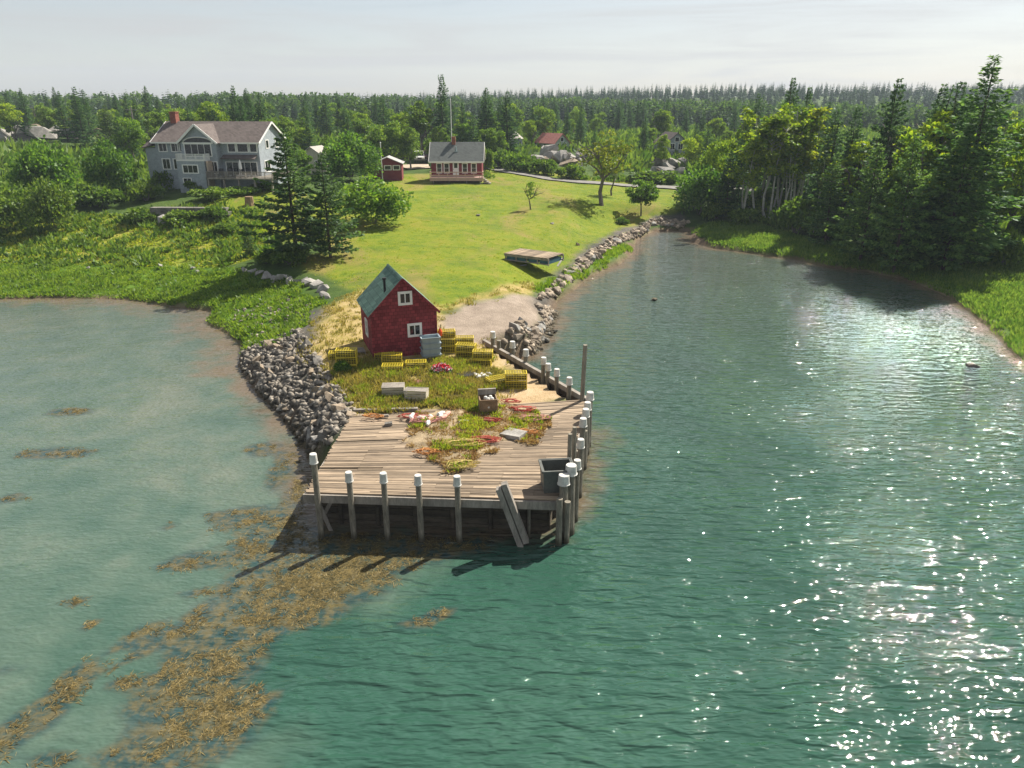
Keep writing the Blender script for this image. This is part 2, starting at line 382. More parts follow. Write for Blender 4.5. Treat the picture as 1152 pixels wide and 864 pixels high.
# ------------------------------------------------------------------ floating weed: where it lies
blobs = [(520,612,30,9),(470,618,35,12),(430,628,36,13),(390,640,40,16),(350,640,45,20),(310,612,40,20),(282,585,28,12),(252,580,16,5),(330,585,25,14),(300,660,42,20),(345,672,42,17),(300,690,32,13),(330,655,60,20),(270,702,50,17),(240,742,45,20),(200,790,45,22),(255,800,40,20),(335,692,40,12),(380,655,50,16),(320,600,40,25),(232,630,30,8),
 (200,636,18,6),(216,668,12,6),(226,686,8,6),(282,690,22,12),(240,700,30,15),(200,714,24,10),(165,712,20,9),(160,722,24,8),(222,742,30,14),(150,770,24,9),(190,772,30,13),(250,758,25,12),(282,788,24,12),(210,825,40,22),(180,850,45,24),
 (240,822,36,26),(262,798,30,14),(130,845,18,8),(60,860,30,8),(100,752,17,9),(78,772,18,12),(58,793,20,12),(30,812,22,12),(2,838,20,12),(16,748,11,5),(88,676,10,5),(72,673,4,4),(104,704,9,6),(150,740,5,3),
 (62,510,34,5),(78,463,18,4),(14,560,14,3),(255,372,10,2),(420,606,60,8),(350,606,24,8),(500,603,45,6),(335,560,14,22),(325,520,14,20),(300,505,20,6),(470,700,16,3),(497,690,10,3),(190,590,10,3)]
bw_c = np.array([at(a, b) for a, b, _, _ in blobs])
bw_r = np.array([[abs(at(a + rx, b)[0] - at(a, b)[0]), abs(at(a, b - ry)[1] - at(a, b)[1])] for a, b, rx, ry in blobs])
def weed(x, y):
    s = np.full(np.shape(x), -9.)
    for (cx, cy), (rx, ry) in zip(bw_c, bw_r):
        q = ((x - cx) / rx) ** 2 + ((y - cy) / ry) ** 2
        s = np.maximum(s, 1 - np.sqrt(q))
    return s
# ------------------------------------------------------------------ water
wx = axis(-50, 50, .5, -400, 400); wy = axis(8, 95, .5, -40, 140)
WX, WY = np.meshgrid(wx, wy); my, mx = WX.shape
idx = np.arange(my * mx).reshape(my, mx)
quads = np.stack([idx[:-1, :-1], idx[:-1, 1:], idx[1:, 1:], idx[1:, :-1]], -1).reshape(-1, 4)
wme = np_mesh('water', np.stack([WX, WY, 0 * WX], -1).reshape(-1, 3), quads)
dW, _ = shore(WX, WY)
lag_edge = np.array([at(a, b) for a, b in [(-400,870),(60,900),(290,864),(250,780),(240,720),(330,690),(420,650),(520,612),(400,560),(345,505),(240,340),(-400,320)]])
lag = np.clip(sdist(lag_edge, WX, WY) / 3.0 + .5 + wob.mean() + (fbm(WX * .4, WY * .4) - .47) * 1.5, 0, 1)
shallow = np.clip(1 + dW / np.where((WX < -8) & (WY > 40), 5.5, 2.8), 0, 1)
wd = np.clip(1 + (weed(WX, WY)) / .9, 0, 1)
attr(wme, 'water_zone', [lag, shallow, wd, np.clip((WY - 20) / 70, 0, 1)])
g = G('water')
A = g.n('Attribute', attribute_name='water_zone'); s_ = g.n('SeparateColor', {0: A.outputs['Color']}).outputs
v = g.pos()
big = g.noise(v, .09, 4, .6, .6); mid = g.noise(v, .45, 4, .6)
deep = g.ramp(big, [(.35, (.016, .055, .038)), (.5, (.025, .075, .053)), (.65, (.038, .092, .066))])
lagc = g.ramp(g.math('ADD', g.math('MULTIPLY', big, .6), g.math('MULTIPLY', mid, .4)), [(.36, (.036, .082, .060)), (.5, (.074, .118, .088)), (.64, (.13, .155, .118))])
c = g.mix(s_[0], deep, lagc)
c = g.mix(g.math('MULTIPLY', A.outputs['Alpha'], .75), c, (.085, .087, .072))  # greyer with distance: sky reflection on far water put into the colour
c = g.mix(g.math('MULTIPLY', g.sat(g.math('ADD', s_[2], g.math('MULTIPLY', g.math('SUBTRACT', mid, .5), 1.2)), .25, .95), .8), c, (.016, .042, .046))
wn = g.noise(v, 2.2, 6, .7)
c = g.mix(g.math('MULTIPLY', g.math('MULTIPLY', g.sat(s_[2], .35, .95), g.sat(wn, .40, .60)), .8), c, (.115, .095, .042))
c = g.mix(g.math('MULTIPLY', g.sat(g.math('ADD', s_[1], g.math('MULTIPLY', g.math('SUBTRACT', mid, .5), 1.4)), .35, 1.), .85), c, (.14, .10, .065))
ws = g.pos((.36, 1, 1), (0, 0, R(-7))); wt = g.pos((.3, 1, 1), (0, 0, R(9)))
w0 = g.noise(ws, .35, 1, .5, .4); w1 = g.noise(wt, 2.7, 1.0, .5, .5); w2 = g.noise(ws, 7., 1, .5, .3); w3 = g.noise(g.pos((.6, 1, 1), (0, 0, R(20))), 7., 1, .5)
calm = g.math('SUBTRACT', 1.0, g.math('MULTIPLY', s_[0], .8))
h = g.math('ADD', g.math('MULTIPLY', g.math('ADD', g.math('MULTIPLY', w0, .16), g.math('MULTIPLY', w1, .25)), calm), g.math('ADD', g.math('MULTIPLY', g.math('MULTIPLY', w2, .075), calm), g.math('MULTIPLY', g.math('MULTIPLY', w3, .045), s_[0])))
patch = g.math('ADD', .6, g.math('MULTIPLY', g.sat(big, .35, .65), .55))
nrm = g.n('Bump', {'Height': g.math('MULTIPLY', h, patch), 'Strength': 1.0, 'Distance': 1.0}).outputs[0]
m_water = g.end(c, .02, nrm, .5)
m_water.node_tree.nodes['Principled BSDF'].inputs['IOR'].default_value = 1.42
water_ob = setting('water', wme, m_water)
# ------------------------------------------------------------------ road and drive
m_road = plain('asphalt road', (.19, .18, .165), .9, .2, 1.5, .3)
def strip(name, pts, wid, mat, lift=.09):
    P = np.array([ground(a, b)[:2] for a, b in pts]); Q = []
    for i in range(len(P) - 1):
        n = max(2, int(np.hypot(*(P[i + 1] - P[i])) / 1.0))
        Q += [P[i] + (P[i + 1] - P[i]) * j / n for j in range(n)]
    Q.append(P[-1]); Q = np.array(Q)
    for _ in range(6): Q[1:-1] = (Q[:-2] + Q[1:-1] * 2 + Q[2:]) / 4
    d = np.gradient(Q, axis=0); d /= np.linalg.norm(d, axis=1)[:, None]; nrm = np.stack([-d[:, 1], d[:, 0]], 1)
    rows = []
    for s in np.linspace(-1, 1, 5):
        q = Q + nrm * wid / 2 * s
        rows.append(np.column_stack([q, terrain(q[:, 0], q[:, 1]) + lift]))
    V = np.stack(rows, 1).reshape(-1, 3); n = len(Q)
    F = [(i * 5 + j, i * 5 + j + 1, (i + 1) * 5 + j + 1, (i + 1) * 5 + j) for i in range(n - 1) for j in range(4)]
    return setting(name, np_mesh(name, V, np.array(F)), mat)
road_ob = strip('road', [(548,189),(575,194),(610,200),(650,205),(700,209),(770,213),(850,214)], 3.0, m_road, .16)
m_drive = plain('pale gravel drive', (.42, .34, .26), .95, .25, 2, .4)
drive_ob = strip('gravel_driveway', [(452,189),(470,188),(492,187.5),(530,186)], 5.0, m_drive, .2)

# ------------------------------------------------------------------ air
hb = MB(); hb.box(-1150, -140, -4, 1150, 1500, 75)
m_haze = bpy.data.materials.new('haze'); m_haze.use_nodes = True; ht = m_haze.node_tree; ht.nodes.clear()
hv = ht.nodes.new('ShaderNodeVolumePrincipled'); hv.inputs['Color'].default_value = (.72, .84, 1, 1); hv.inputs['Density'].default_value = .00027; hv.inputs['Anisotropy'].default_value = .0
hout = ht.nodes.new('ShaderNodeOutputMaterial'); ht.links.new(hv.outputs[0], hout.inputs['Volume'])
haze = hb.build('haze', m_haze); haze['kind'] = 'stuff'
# ------------------------------------------------------------------ vegetation meshes
def kites(C, U, W, L, Wd):
    """leaf shaped quads: base C, direction U, side W, length L, width Wd (arrays)"""
    L = np.asarray(L)[:, None]; Wd = np.asarray(Wd)[:, None]
    V = np.stack([C, C + U * L * .45 + W * Wd * .5, C + U * L, C + U * L * .45 - W * Wd * .5], 1).reshape(-1, 3)
    return V, np.arange(len(V)).reshape(-1, 4)
def unit(a): return a / (np.linalg.norm(a, axis=-1, keepdims=True) + 1e-9)
def rvec(r, n): return unit(r.normal(size=(n, 3)))
def perp(U, r): return unit(np.cross(U, rvec(r, len(U))))
bark_d = plain('spruce bark', (.085, .065, .05), .95, .35, 4, .5, (1, 1, .3))
bark_g = plain('grey bark', (.15, .13, .11), .95, .35, 4, .5, (1, 1, .3))
bark_b = plain('pale birch bark', (.36, .35, .31), .85, .35, 5, .3, (1, 1, 2.5))
M_spruce = foliage('spruce needles', (.042, .095, .036), (.14, .22, .075), .46)
M_far = foliage('far needles', (.024, .056, .030), (.075, .125, .055), .3, .15)
M_leaf = foliage('broad leaves', (.065, .14, .02), (.21, .30, .04), .45)
M_shrub = foliage('shrub leaves', (.06, .125, .018), (.18, .26, .04), .4, 1.3)
M_grass = foliage('grass blades', (.11, .21, .02), (.26, .34, .04), .5, .5)
M_reed = foliage('bank grass', (.09, .18, .03), (.22, .30, .06), .5, .5)
def conifer(seed, H, Rad, nwh, bare=.08, per=7, leaf=.2, dens=1.0, droop=.25, ragged=.25):
    r = np.random.default_rng(seed); C = []; U = []; W = []; L = []; D = []
    tr = MB(); lean = r.normal(0, .008, 2)
    pts = [(lean[0] * z * z / H * 3, lean[1] * z * z / H * 3, z) for z in np.linspace(-.4, H * .985, 9)]
    tr.tube(pts, list(np.linspace(.014 * H + .02, .01, 9)), 7)
    zs = H * (bare + (1 - bare) * np.linspace(0, 1, nwh) ** .82)
    for k, z in enumerate(zs):
        tt = (z / H - bare) / (1 - bare)
        rad = Rad * (np.clip((1 - tt), 0, 1) ** .78 * min(1, .62 + tt * 3) + .02)
        nb = max(4, int(per * (1 - .35 * tt)))
        a0 = r.random() * 6.28
        for b in range(nb):
            if r.random() < .07: continue
            az = a0 + 6.283 * b / nb + r.normal(0, .2)
            ln = rad * (1 + r.normal(0, ragged) * .8) if r.random() > .1 else rad * .6
            ln = max(ln, .12)
            d = np.array([math.cos(az), math.sin(az), 0]); side = np.array([-d[1], d[0], 0])
            dr = droop * (1.1 - tt * 1.7) + r.normal(0, .07)
            m = max(6, int(ln / leaf * 4.4 * dens / (1 - .55 * tt) ** 1.6))
            s = np.sort(r.random(m)) ** .75
            base = np.outer(s * ln, d) + np.array([0, 0, 1]) * (z - dr * ln * s + .22 * ln * s ** 2)[:, None]
            fan = (1 - s) * .62 + .1
            sd_ = r.uniform(-1, 1, m)
            base = base + side * (sd_ * fan * ln * .42)[:, None]
            base[:, 2] += r.normal(0, .05, m) - np.abs(sd_) * .06
            u = unit(d * (.55 + .5 * s)[:, None] + side * (sd_ * 1.1)[:, None] + np.array([0, 0, 1]) * r.normal(-.12, .3, m)[:, None])
            wv = unit(np.cross(u, np.array([0, 0, .55]) + r.normal(0, .75, (m, 3))))
            C.append(base); U.append(u); W.append(wv); lk = leaf * (1 - .55 * tt); L.append(lk * r.uniform(1.2, 2.4, m)); D.append(lk * r.uniform(.7, 1.3, m))
            if ln > .9 and k % 2 == 0 and z < H * .8:
                tr.bar((0, 0, z), tuple(d * ln * .6 + np.array([0, 0, z - dr * ln * .6 + .08 * ln])), .03, .03)
    m = 14; C.append(np.stack([0 * np.zeros(m) + pts[-1][0], np.zeros(m) + pts[-1][1], np.linspace(H * .93, H * .99, m)], 1)); u = unit(np.stack([r.normal(0, .5, m), r.normal(0, .5, m), np.ones(m)], 1)); U.append(u); W.append(perp(u, r)); L.append(np.linspace(.3, .18, m)); D.append(np.full(m, .07))
    V, F = kites(np.concatenate(C), np.concatenate(U), np.concatenate(W), np.concatenate(L), np.concatenate(D))
    return tr.mesh('trunk'), np_mesh('crown', V, F)
def limbs(r, tr, p, d, ln, rad, depth, tips):
    q = p + d * ln; mid = p + d * ln * .5 + r.normal(0, .06 * ln, 3)
    tr.tube([tuple(p), tuple(mid), tuple(q)], [rad, rad * .8, rad * .6], 6)
    tips.append(mid); tips.append(q)
    if depth:
        for _ in range(3 if depth > 1 else 2):
            nd = unit(d + r.normal(0, .55, 3) + np.array([0, 0, .12])); limbs(r, tr, q, nd, ln * r.uniform(.55, .8), rad * .58, depth - 1, tips)
def broadleaf(seed, H, Rad, bare=.25, lobes=34, leaf=.26, n=120, flat=1.0, stems=1, lobe=(.16, .34), spread=.6, thin=0.):
    """trunk with limbs; crown of leaf clumps in lobes through an uneven ellipsoid"""
    r = np.random.default_rng(seed); tr = MB(); tips = []
    zc = H * (bare + (1 - bare) * .52); hz = H * (1 - bare) * .5
    for s in range(stems):
        d = unit(np.array([r.normal(0, .12 if stems == 1 else .4), r.normal(0, .12 if stems == 1 else .4), 1.]))
        limbs(r, tr, np.array([r.normal(0, .05) * (stems > 1), r.normal(0, .05) * (stems > 1), -.3]), d, H * (bare * .8 + .16), (.024 * H + .03) / (1 if stems == 1 else 1.7), 3 if stems == 1 else 2, tips)
    C = []; U = []; W = []; L = []; D = []
    for k in range(lobes):
        q = rvec(r, 1)[0]; rr = r.random() ** .38 * .82
        ce = np.array([q[0] * Rad * rr, q[1] * Rad * rr, zc + q[2] * hz * rr])
        fz = 1 - .35 * max(0, q[2]) ** 2 if flat == 1 else 1
        ce[:2] *= fz
        lr = Rad * r.uniform(*lobe)
        m = int(n * r.uniform(.6, 1.3) * (1 - thin * r.random()))
        nrm = rvec(r, m); nrm[:, 2] = np.where(nrm[:, 2] < -.3, -nrm[:, 2] * .5, nrm[:, 2]); nrm = unit(nrm)
        rad = lr * (1 - .55 * r.random(m) ** 2.2)
        pos = ce + nrm * rad[:, None] * np.array([1, 1, .72])
        u = unit(nrm * .5 + rvec(r, m) * .8 + np.array([0, 0, -.15])); wv = perp(u, r)
        C.append(pos); U.append(u); W.append(wv); L.append(leaf * r.uniform(.7, 1.4, m)); D.append(leaf * r.uniform(.5, .95, m))
    V, F = kites(np.concatenate(C), np.concatenate(U), np.concatenate(W), np.concatenate(L), np.concatenate(D))
    return tr.mesh('trunk'), np_mesh('crown', V, F)
def bush(seed, Rad=1., H=1., lobes=16, leaf=.16, n=130):
    r = np.random.default_rng(seed); tr = MB()
    for s in range(7):
        a = r.random() * 6.28; tr.tube([(0, 0, -.1), (math.cos(a) * Rad * .25, math.sin(a) * Rad * .25, H * .35), (math.cos(a) * Rad * .5, math.sin(a) * Rad * .5, H * .7)], [.03, .02, .008], 5)
    C = []; U = []; W = []; L = []; D = []
    for k in range(lobes):
        a = r.random() * 6.28; rr = r.random() ** .5 * .72; hz = math.sqrt(max(0, 1 - rr * rr))
        ce = np.array([math.cos(a) * rr * Rad, math.sin(a) * rr * Rad, H * hz * r.uniform(.3, .75)])
        lr = Rad * r.uniform(.22, .4); m = int(n * r.uniform(.6, 1.3))
        nrm = rvec(r, m); nrm[:, 2] = np.abs(nrm[:, 2]) * np.where(r.random(m) < .8, 1, -.6); nrm = unit(nrm)
        pos = ce + nrm * (lr * (1 - .5 * r.random(m) ** 2))[:, None] * np.array([1, 1, .7 * H / Rad])
        pos[:, 2] = np.maximum(pos[:, 2], .02)
        u = unit(nrm * .6 + rvec(r, m) * .8); wv = perp(u, r)
        C.append(pos); U.append(u); W.append(wv); L.append(leaf * r.uniform(.7, 1.4, m)); D.append(leaf * r.uniform(.5, .95, m))
    V, F = kites(np.concatenate(C), np.concatenate(U), np.concatenate(W), np.concatenate(L), np.concatenate(D))
    return tr.mesh('stem'), np_mesh('foliage', V, F)
def pole_tree(seed, H=10, Rad=1.4, bare=.42, n=950, leaf=.27):
    r = np.random.default_rng(seed); tr = MB(); C = []
    for s in range(2 if seed % 2 else 1):
        ax = np.cumsum(r.normal(0, .09, (8, 2)), 0) + r.normal(0, .25, 2) * s; zz = np.linspace(-.3, H * .93, 8); ax[0] *= .3
        tr.tube([(ax[i, 0], ax[i, 1], zz[i]) for i in range(8)], list(np.linspace(.085, .02, 8)), 6)
        for k in range(13):
            z = H * r.uniform(bare, .9); i = np.interp(z, zz, np.arange(8)); p = np.array([np.interp(z, zz, ax[:, 0]), np.interp(z, zz, ax[:, 1]), z])
            a = r.random() * 6.283; ln = Rad * r.uniform(.5, 1.1) * (1.1 - .5 * (z / H - bare) / (1 - bare)); q = p + np.array([math.cos(a) * ln, math.sin(a) * ln, ln * r.uniform(.3, .9)])
            tr.tube([tuple(p), tuple((p + q) / 2 + [0, 0, .08]), tuple(q)], [.028, .018, .006], 4)
            m = n // 13 // (2 if seed % 2 else 1); c = p + (q - p) * r.uniform(.35, 1.15, (m, 1)) + rvec(r, m) * (.42 * r.random((m, 1)) ** .5) * np.array([1, 1, .8]) * Rad * .55
            C.append(c)
    C = np.concatenate(C); m = len(C); u = unit(rvec(r, m) + np.array([0, 0, -.2]))
    V, F = kites(C, u, perp(u, r), leaf * r.uniform(.7, 1.4, m), leaf * r.uniform(.5, .95, m))
    return tr.mesh('trunk'), np_mesh('crown', V, F)
# nominal height 10 m (bushes: radius 1, height 1)
PROTO = {
 'spruce': [(conifer(s, 10, 2.6, 24, .06, 8, .20, 1.1), bark_d, M_spruce) for s in (1, 2, 3)],
 'spire': [(conifer(s, 10, 1.9, 32, .07, 8, .17, 1.0), bark_d, M_spruce) for s in (4, 5, 6)],
 'layered': [(conifer(s, 10, 3.0, 22, .09, 8, .21, 1.2, .14, .35), bark_d, M_spruce) for s in (7, 8)],
 'leafy': [(broadleaf(s, 10, 3.6, .16, 40, .34, 130), bark_g, M_leaf) for s in (11, 12, 13)],
 'tall_leafy': [(broadleaf(s, 10, 2.3, .24, 34, .32, 120), bark_g, M_leaf) for s in (14, 15)],
 'open_leafy': [(broadleaf(s, 10, 3.6, .3, 30, .30, 85, thin=.5), bark_g, M_leaf) for s in (16, 17)],
 'birch': [(pole_tree(s), bark_b, M_leaf) for s in (18, 19, 20, 29)],
 'low_leafy': [(broadleaf(s, 10, 5.6, .04, 60, .42, 140, stems=3, lobe=(.12, .26)), bark_g, M_leaf) for s in (21, 22, 23)],
 'sapling': [(broadleaf(24, 10, 2.6, .3, 26, .5, 26, lobe=(.14, .26), thin=.5), bark_g, M_leaf)],
 'orchard': [(broadleaf(25, 10, 5.4, .2, 48, .5, 130, lobe=(.14, .28)), bark_g, M_leaf)],
 'mound': [(bush(s, 6, 9, 48, .55, 120), bark_g, M_leaf) for s in (41, 42, 43)],
 'bush': [(bush(s), bark_g, M_shrub) for s in (31, 32, 33, 34)],
}
for k, L_ in PROTO.items():
    for (a, b), ma, mb in L_:
        a.materials.append(ma); b.materials.append(mb)
_cnt = {}
def plant(kind, name, label, cat, x, y, sx, sz, group=None, tint=(1, 1, 1), z=None, rz=None):
    i = _cnt.get(kind, 0); _cnt[kind] = i + 1
    (a, b), _, _ = PROTO[kind][i % len(PROTO[kind])]
    z = T(x, y) if z is None else z
    o = thing(name, label, cat, (x, y, z - .05), random.random() * 6.28 if rz is None else rz, group)
    o.scale = (sx, sx, sz)
    p1, p2 = ('stem', 'foliage') if kind == 'bush' else ('trunk', 'crown')
    u = link(p1, a, None, o); c = link(p2, b, None, o); c.color = (*tint, 1)
    return o
def tree(kind, px, py, top, label, group=None, wide=1.0, tint=(1, 1, 1), cat='tree', name=None, bytop=False):
    """a tree whose foot shows at photo pixel (px, py) and whose tip reaches row top"""
    x, y, z = ground(px, py)
    s = (height_for(x, y, top) - z) / 10
    if bytop:
        for _ in range(4):
            zt = z + s * (10 if kind in ('spire', 'spruce', 'layered') else 6)
            x = (px - CX) / FOC * (y * math.cos(PITCH) + (CAMH - zt) * math.sin(PITCH)); z = T(x, y); s = (height_for(x, y, top) - z) / 10
    nm = name or {'spruce': 'spruce_tree', 'spire': 'spruce_tree', 'layered': 'fir_tree', 'birch': 'birch_tree', 'sapling': 'sapling_tree', 'orchard': 'round_tree'}.get(kind, 'leafy_tree')
    return plant(kind, nm, label, cat, x, y, s * wide, s, group, tint, z)
def shrub(px, py, wpx, hpx, label, group=None, tint=(1, 1, 1)):
    x, y, z = ground(px, py)
    f = y * math.cos(PITCH) + (CAMH - z) * math.sin(PITCH)
    return plant('bush', 'shrub', label, 'shrub', x, y, wpx / 2 * f / FOC, hpx * f / FOC, group, tint, z)
YG = (1.5, 1.35, .9); DKG = (.72, .8, .9); RED = (1.3, .95, .8); PALE = (1.2, 1.15, 1.3); BRI = (2.0, 1.65, .9)
# --- the lawn and the marsh edge
tree('layered', 334, 290, 146, 'tall dark layered fir standing on the lawn behind the red shack', wide=1.22)
tree('layered', 372, 290, 171, 'shorter dark fir beside the tall layered fir on the lawn', wide=1.05)
tree('spruce', 281, 288, 249, 'small young spruce at the edge of the marsh below the big firs', wide=1.0)
tree('mound', 421, 252, 190, 'wide rounded leafy bush tree on the lawn beside the two dark firs', wide=1.3, tint=(1.1, 1.15, .95))
tree('sapling', 597, 236, 202, 'thin crooked sapling alone in the middle of the lawn', wide=1.05)
tree('open_leafy', 677, 231, 147, 'broad rusty green tree by the road with sprawling limbs', wide=1.28, tint=RED)
tree('open_leafy', 688, 220, 178, 'smaller green tree growing close behind the rusty green tree', wide=1.1)
tree('orchard', 721, 243, 201, 'small round topped tree at the lawn corner above the inlet', wide=1.0, tint=(.85, .95, .9))
tree('mound', 786, 242, 177, 'big rounded dark shrub tree at the head of the inlet', wide=.95, tint=(.75, .9, .95))
# --- left, around the big house
tree('mound', 57, 226, 146, 'massive round leafy tree left of the grey house, nearest the rocks', wide=.82, tint=(.85, 1, .85))
tree('mound', 130, 222, 148, 'dark leafy tree pressed against the left end of the grey house', wide=.72, tint=(.7, .85, .85))
tree('mound', 62, 262, 190, 'dull olive tree in front of the massive round tree', wide=.75, tint=(.95, .9, .9))
tree('mound', 10, 262, 196, 'olive leafy clump at the left edge above the meadow', wide=1.0, tint=(.9, .9, .9))
tree('mound', 395, 203, 140, 'large rounded green tree behind the firs and left of the small red shed', wide=1.0, tint=(.8, .95, .85))
tree('low_leafy', 340, 200, 168, 'leafy tree behind the deck end of the grey house', wide=1.0, tint=(.9, 1, .9))
for i, (a, b, w_, h_, l) in enumerate([(188, 212, 36, 22, 'dark shrub under the left windows of the grey house'), (222, 215, 30, 16, 'dark shrub below the bay window of the grey house'),
    (240, 224, 50, 15, 'pale leaved shrub bed in front of the grey house deck'), (275, 218, 40, 9, 'low green shrub beneath the deck posts of the grey house'), (300, 213, 36, 8, 'low shrub at the right corner of the grey house deck'),
    (165, 226, 40, 22, 'green shrub down the slope from the dark leafy tree'), (110, 232, 60, 24, 'wide green shrub at the top of the meadow'), (160, 250, 46, 18, 'shrub beside the stone wall in the meadow'),
    (205, 252, 44, 16, 'shrub growing against the front of the old stone wall'), (245, 246, 40, 15, 'shrub at the right end of the old stone wall'), (325, 297, 44, 20, 'bright green shrub at the foot of the tall layered fir'),
    (300, 296, 30, 16, 'green shrub between the young spruce and the tall fir'), (386, 420, 20, 16, 'small bright green shrub beside the yellow traps by the bank'), (255, 262, 36, 12, 'low shrub in the meadow under the stump'),
    (545, 193, 24, 30, 'shrub at the right corner of the red cottage deck'), (585, 193, 46, 20, 'round hedge shrub beside the road behind the red cottage'), (614, 197, 34, 18, 'second hedge shrub along the road'), (640, 201, 36, 16, 'third hedge shrub along the road'), (562, 189, 36, 22, 'tall hedge shrub touching the cottage side'),
    (735, 205, 60, 14, 'low dark shrub behind the road near the stone outcrop'), (862, 240, 60, 28, 'grey green shrub at the foot of the birches'), (895, 262, 64, 38, 'broad grey green shrub on the far bank, below the birches'), (930, 268, 50, 32, 'dark green shrub on the far bank under the spruces'),
    (1128, 300, 50, 44, 'tall pale shrub at the right bank edge under the highest spruce'), (1150, 292, 40, 54, 'yellow green shrub cut off by the right picture edge'), (1060, 298, 40, 26, 'dark shrub under the middle spruces on the right bank'), (990, 292, 44, 24, 'dark shrub at the water side below the broad spruce'), (700, 252, 18, 9, 'small dark shrub on the rocks above the inlet'), (840, 252, 40, 18, 'low shrub over the bank grass'), (805, 246, 36, 20, 'low shrub beside the head of the inlet')]):
    shrub(a, b, w_, h_, l, tint=[(.9, .95, .9), (1, 1, 1), (1.15, 1.1, 1)][i % 3])
# --- right bank
for a, b, t_, k, wd, l, ti in [
    (1119, 297, 64, 'spire', 1.45, 'tallest dark spruce on the right bank, rising above the hill line', (1.25, 1.3, 1.15)),
    (1012, 272, 90, 'spruce', .85, 'dark spruce second tallest on the right bank, behind the bright maple', (.75, .8, .95)),
    (1084, 270, 93, 'spire', 1.1, 'slim spruce behind the row, just left of the tallest spruce', (.8, .9, 1)),
    (1063, 268, 95, 'spire', 1.0, 'slim spruce between the bright maple top and the tallest spruce', (.8, .9, 1)),
    (1093, 303, 150, 'layered', .95, 'layered spruce at the water edge, next to the tallest spruce', (1.6, 1.55, 1.25)),
    (1034, 303, 150, 'layered', .85, 'layered spruce at the water edge, in the middle of the right bank', (1.6, 1.55, 1.25)),
    (990, 292, 162, 'layered', .95, 'broad layered spruce over the dark water', (1.5, 1.45, 1.2)),
    (943, 274, 172, 'spruce', 1.0, 'full dark spruce left of the broad layered one', (1.35, 1.35, 1.2)),
    (966, 262, 120, 'spire', 1.0, 'narrow spruce top behind the yellow maple', (.75, .85, .95)),
    (942, 258, 124, 'spire', 1.1, 'dark pointed spruce right of the birch grove', (.75, .85, .95)),
    (893, 236, 88, 'spire', .9, 'tall ragged spruce rising out of the birch grove', (.75, .85, .95)),
    (911, 238, 99, 'spire', .9, 'ragged spruce just right of the tall one in the birch grove', (.75, .85, .95)),
    (838, 238, 148, 'spruce', .9, 'dark spruce at the left end of the birch grove', (.75, .9, 1)),
    (824, 243, 168, 'spruce', 1.0, 'short dark spruce nearest the head of the inlet', (.8, .9, 1)),
    (962, 264, 152, 'tall_leafy', 1.3, 'bright yellow green maple among the spruces on the right bank', BRI),
    (1052, 272, 107, 'tall_leafy', 1.2, 'bright lime tree top between two dark spruces', BRI),
    (1026, 290, 140, 'tall_leafy', 1.0, 'green tree between the two layered spruces', YG),
    (1075, 285, 148, 'tall_leafy', 1.0, 'lime green tree behind the layered spruces', BRI),
    (1146, 280, 130, 'leafy', .9, 'green leafy tree at the right picture edge', YG),
    (924, 262, 172, 'birch', .9, 'pale bare limbed tree right of the birch grove', (.9, .8, .8)),
    (812, 232, 150, 'leafy', .8, 'yellow green leafy tree left of the birch grove', YG),
    (800, 226, 160, 'leafy', .8, 'green leafy tree above the head of the inlet', (1.1, 1.1, .9))]:
    tree(k, a, b, t_, l, wide=wd, tint=ti, bytop=True)
for i in range(15):
    a = 832 + i * 5.2 + random.uniform(-2, 2); b = 246 + random.uniform(-7, 5)
    tree('birch', a, b, 112 + random.uniform(0, 34) + (14 if i < 3 else 0), 'slender pale stemmed birch in the grove on the right bank', 'birches in the grove on the right bank', wide=1.35, tint=(1.35 + random.random() * .4, 1.25, .8))
# --- wood behind the first row on the right bank
k = 0
while k < 30:
    x = random.uniform(34, 150); y = random.uniform(74, 150)
    px, py = pix(x, y, T(x, y))
    d, _ = shore(np.array([x]), np.array([y]))
    if px > 1250 or px < 815 or d[0] < 11 or (px < 930 and y < 100): continue
    con = random.random() < .55
    s = random.uniform(.9, 1.35) if con else random.uniform(.75, 1.1)
    if con: plant(random.choice(['spire', 'spruce']), 'spruce_tree', 'dark spruce in the thick of the wood on the right bank', 'tree', x, y, s * .95, s, 'spruces in the wood on the right bank', (.8, .9, 1))
    else: plant(random.choice(['leafy', 'tall_leafy']), 'leafy_tree', 'leafy tree in the thick of the wood on the right bank', 'tree', x, y, s * .85, s, 'leafy trees in the wood on the right bank', random.choice([YG, (1, 1, 1), BRI, PALE]))
    k += 1
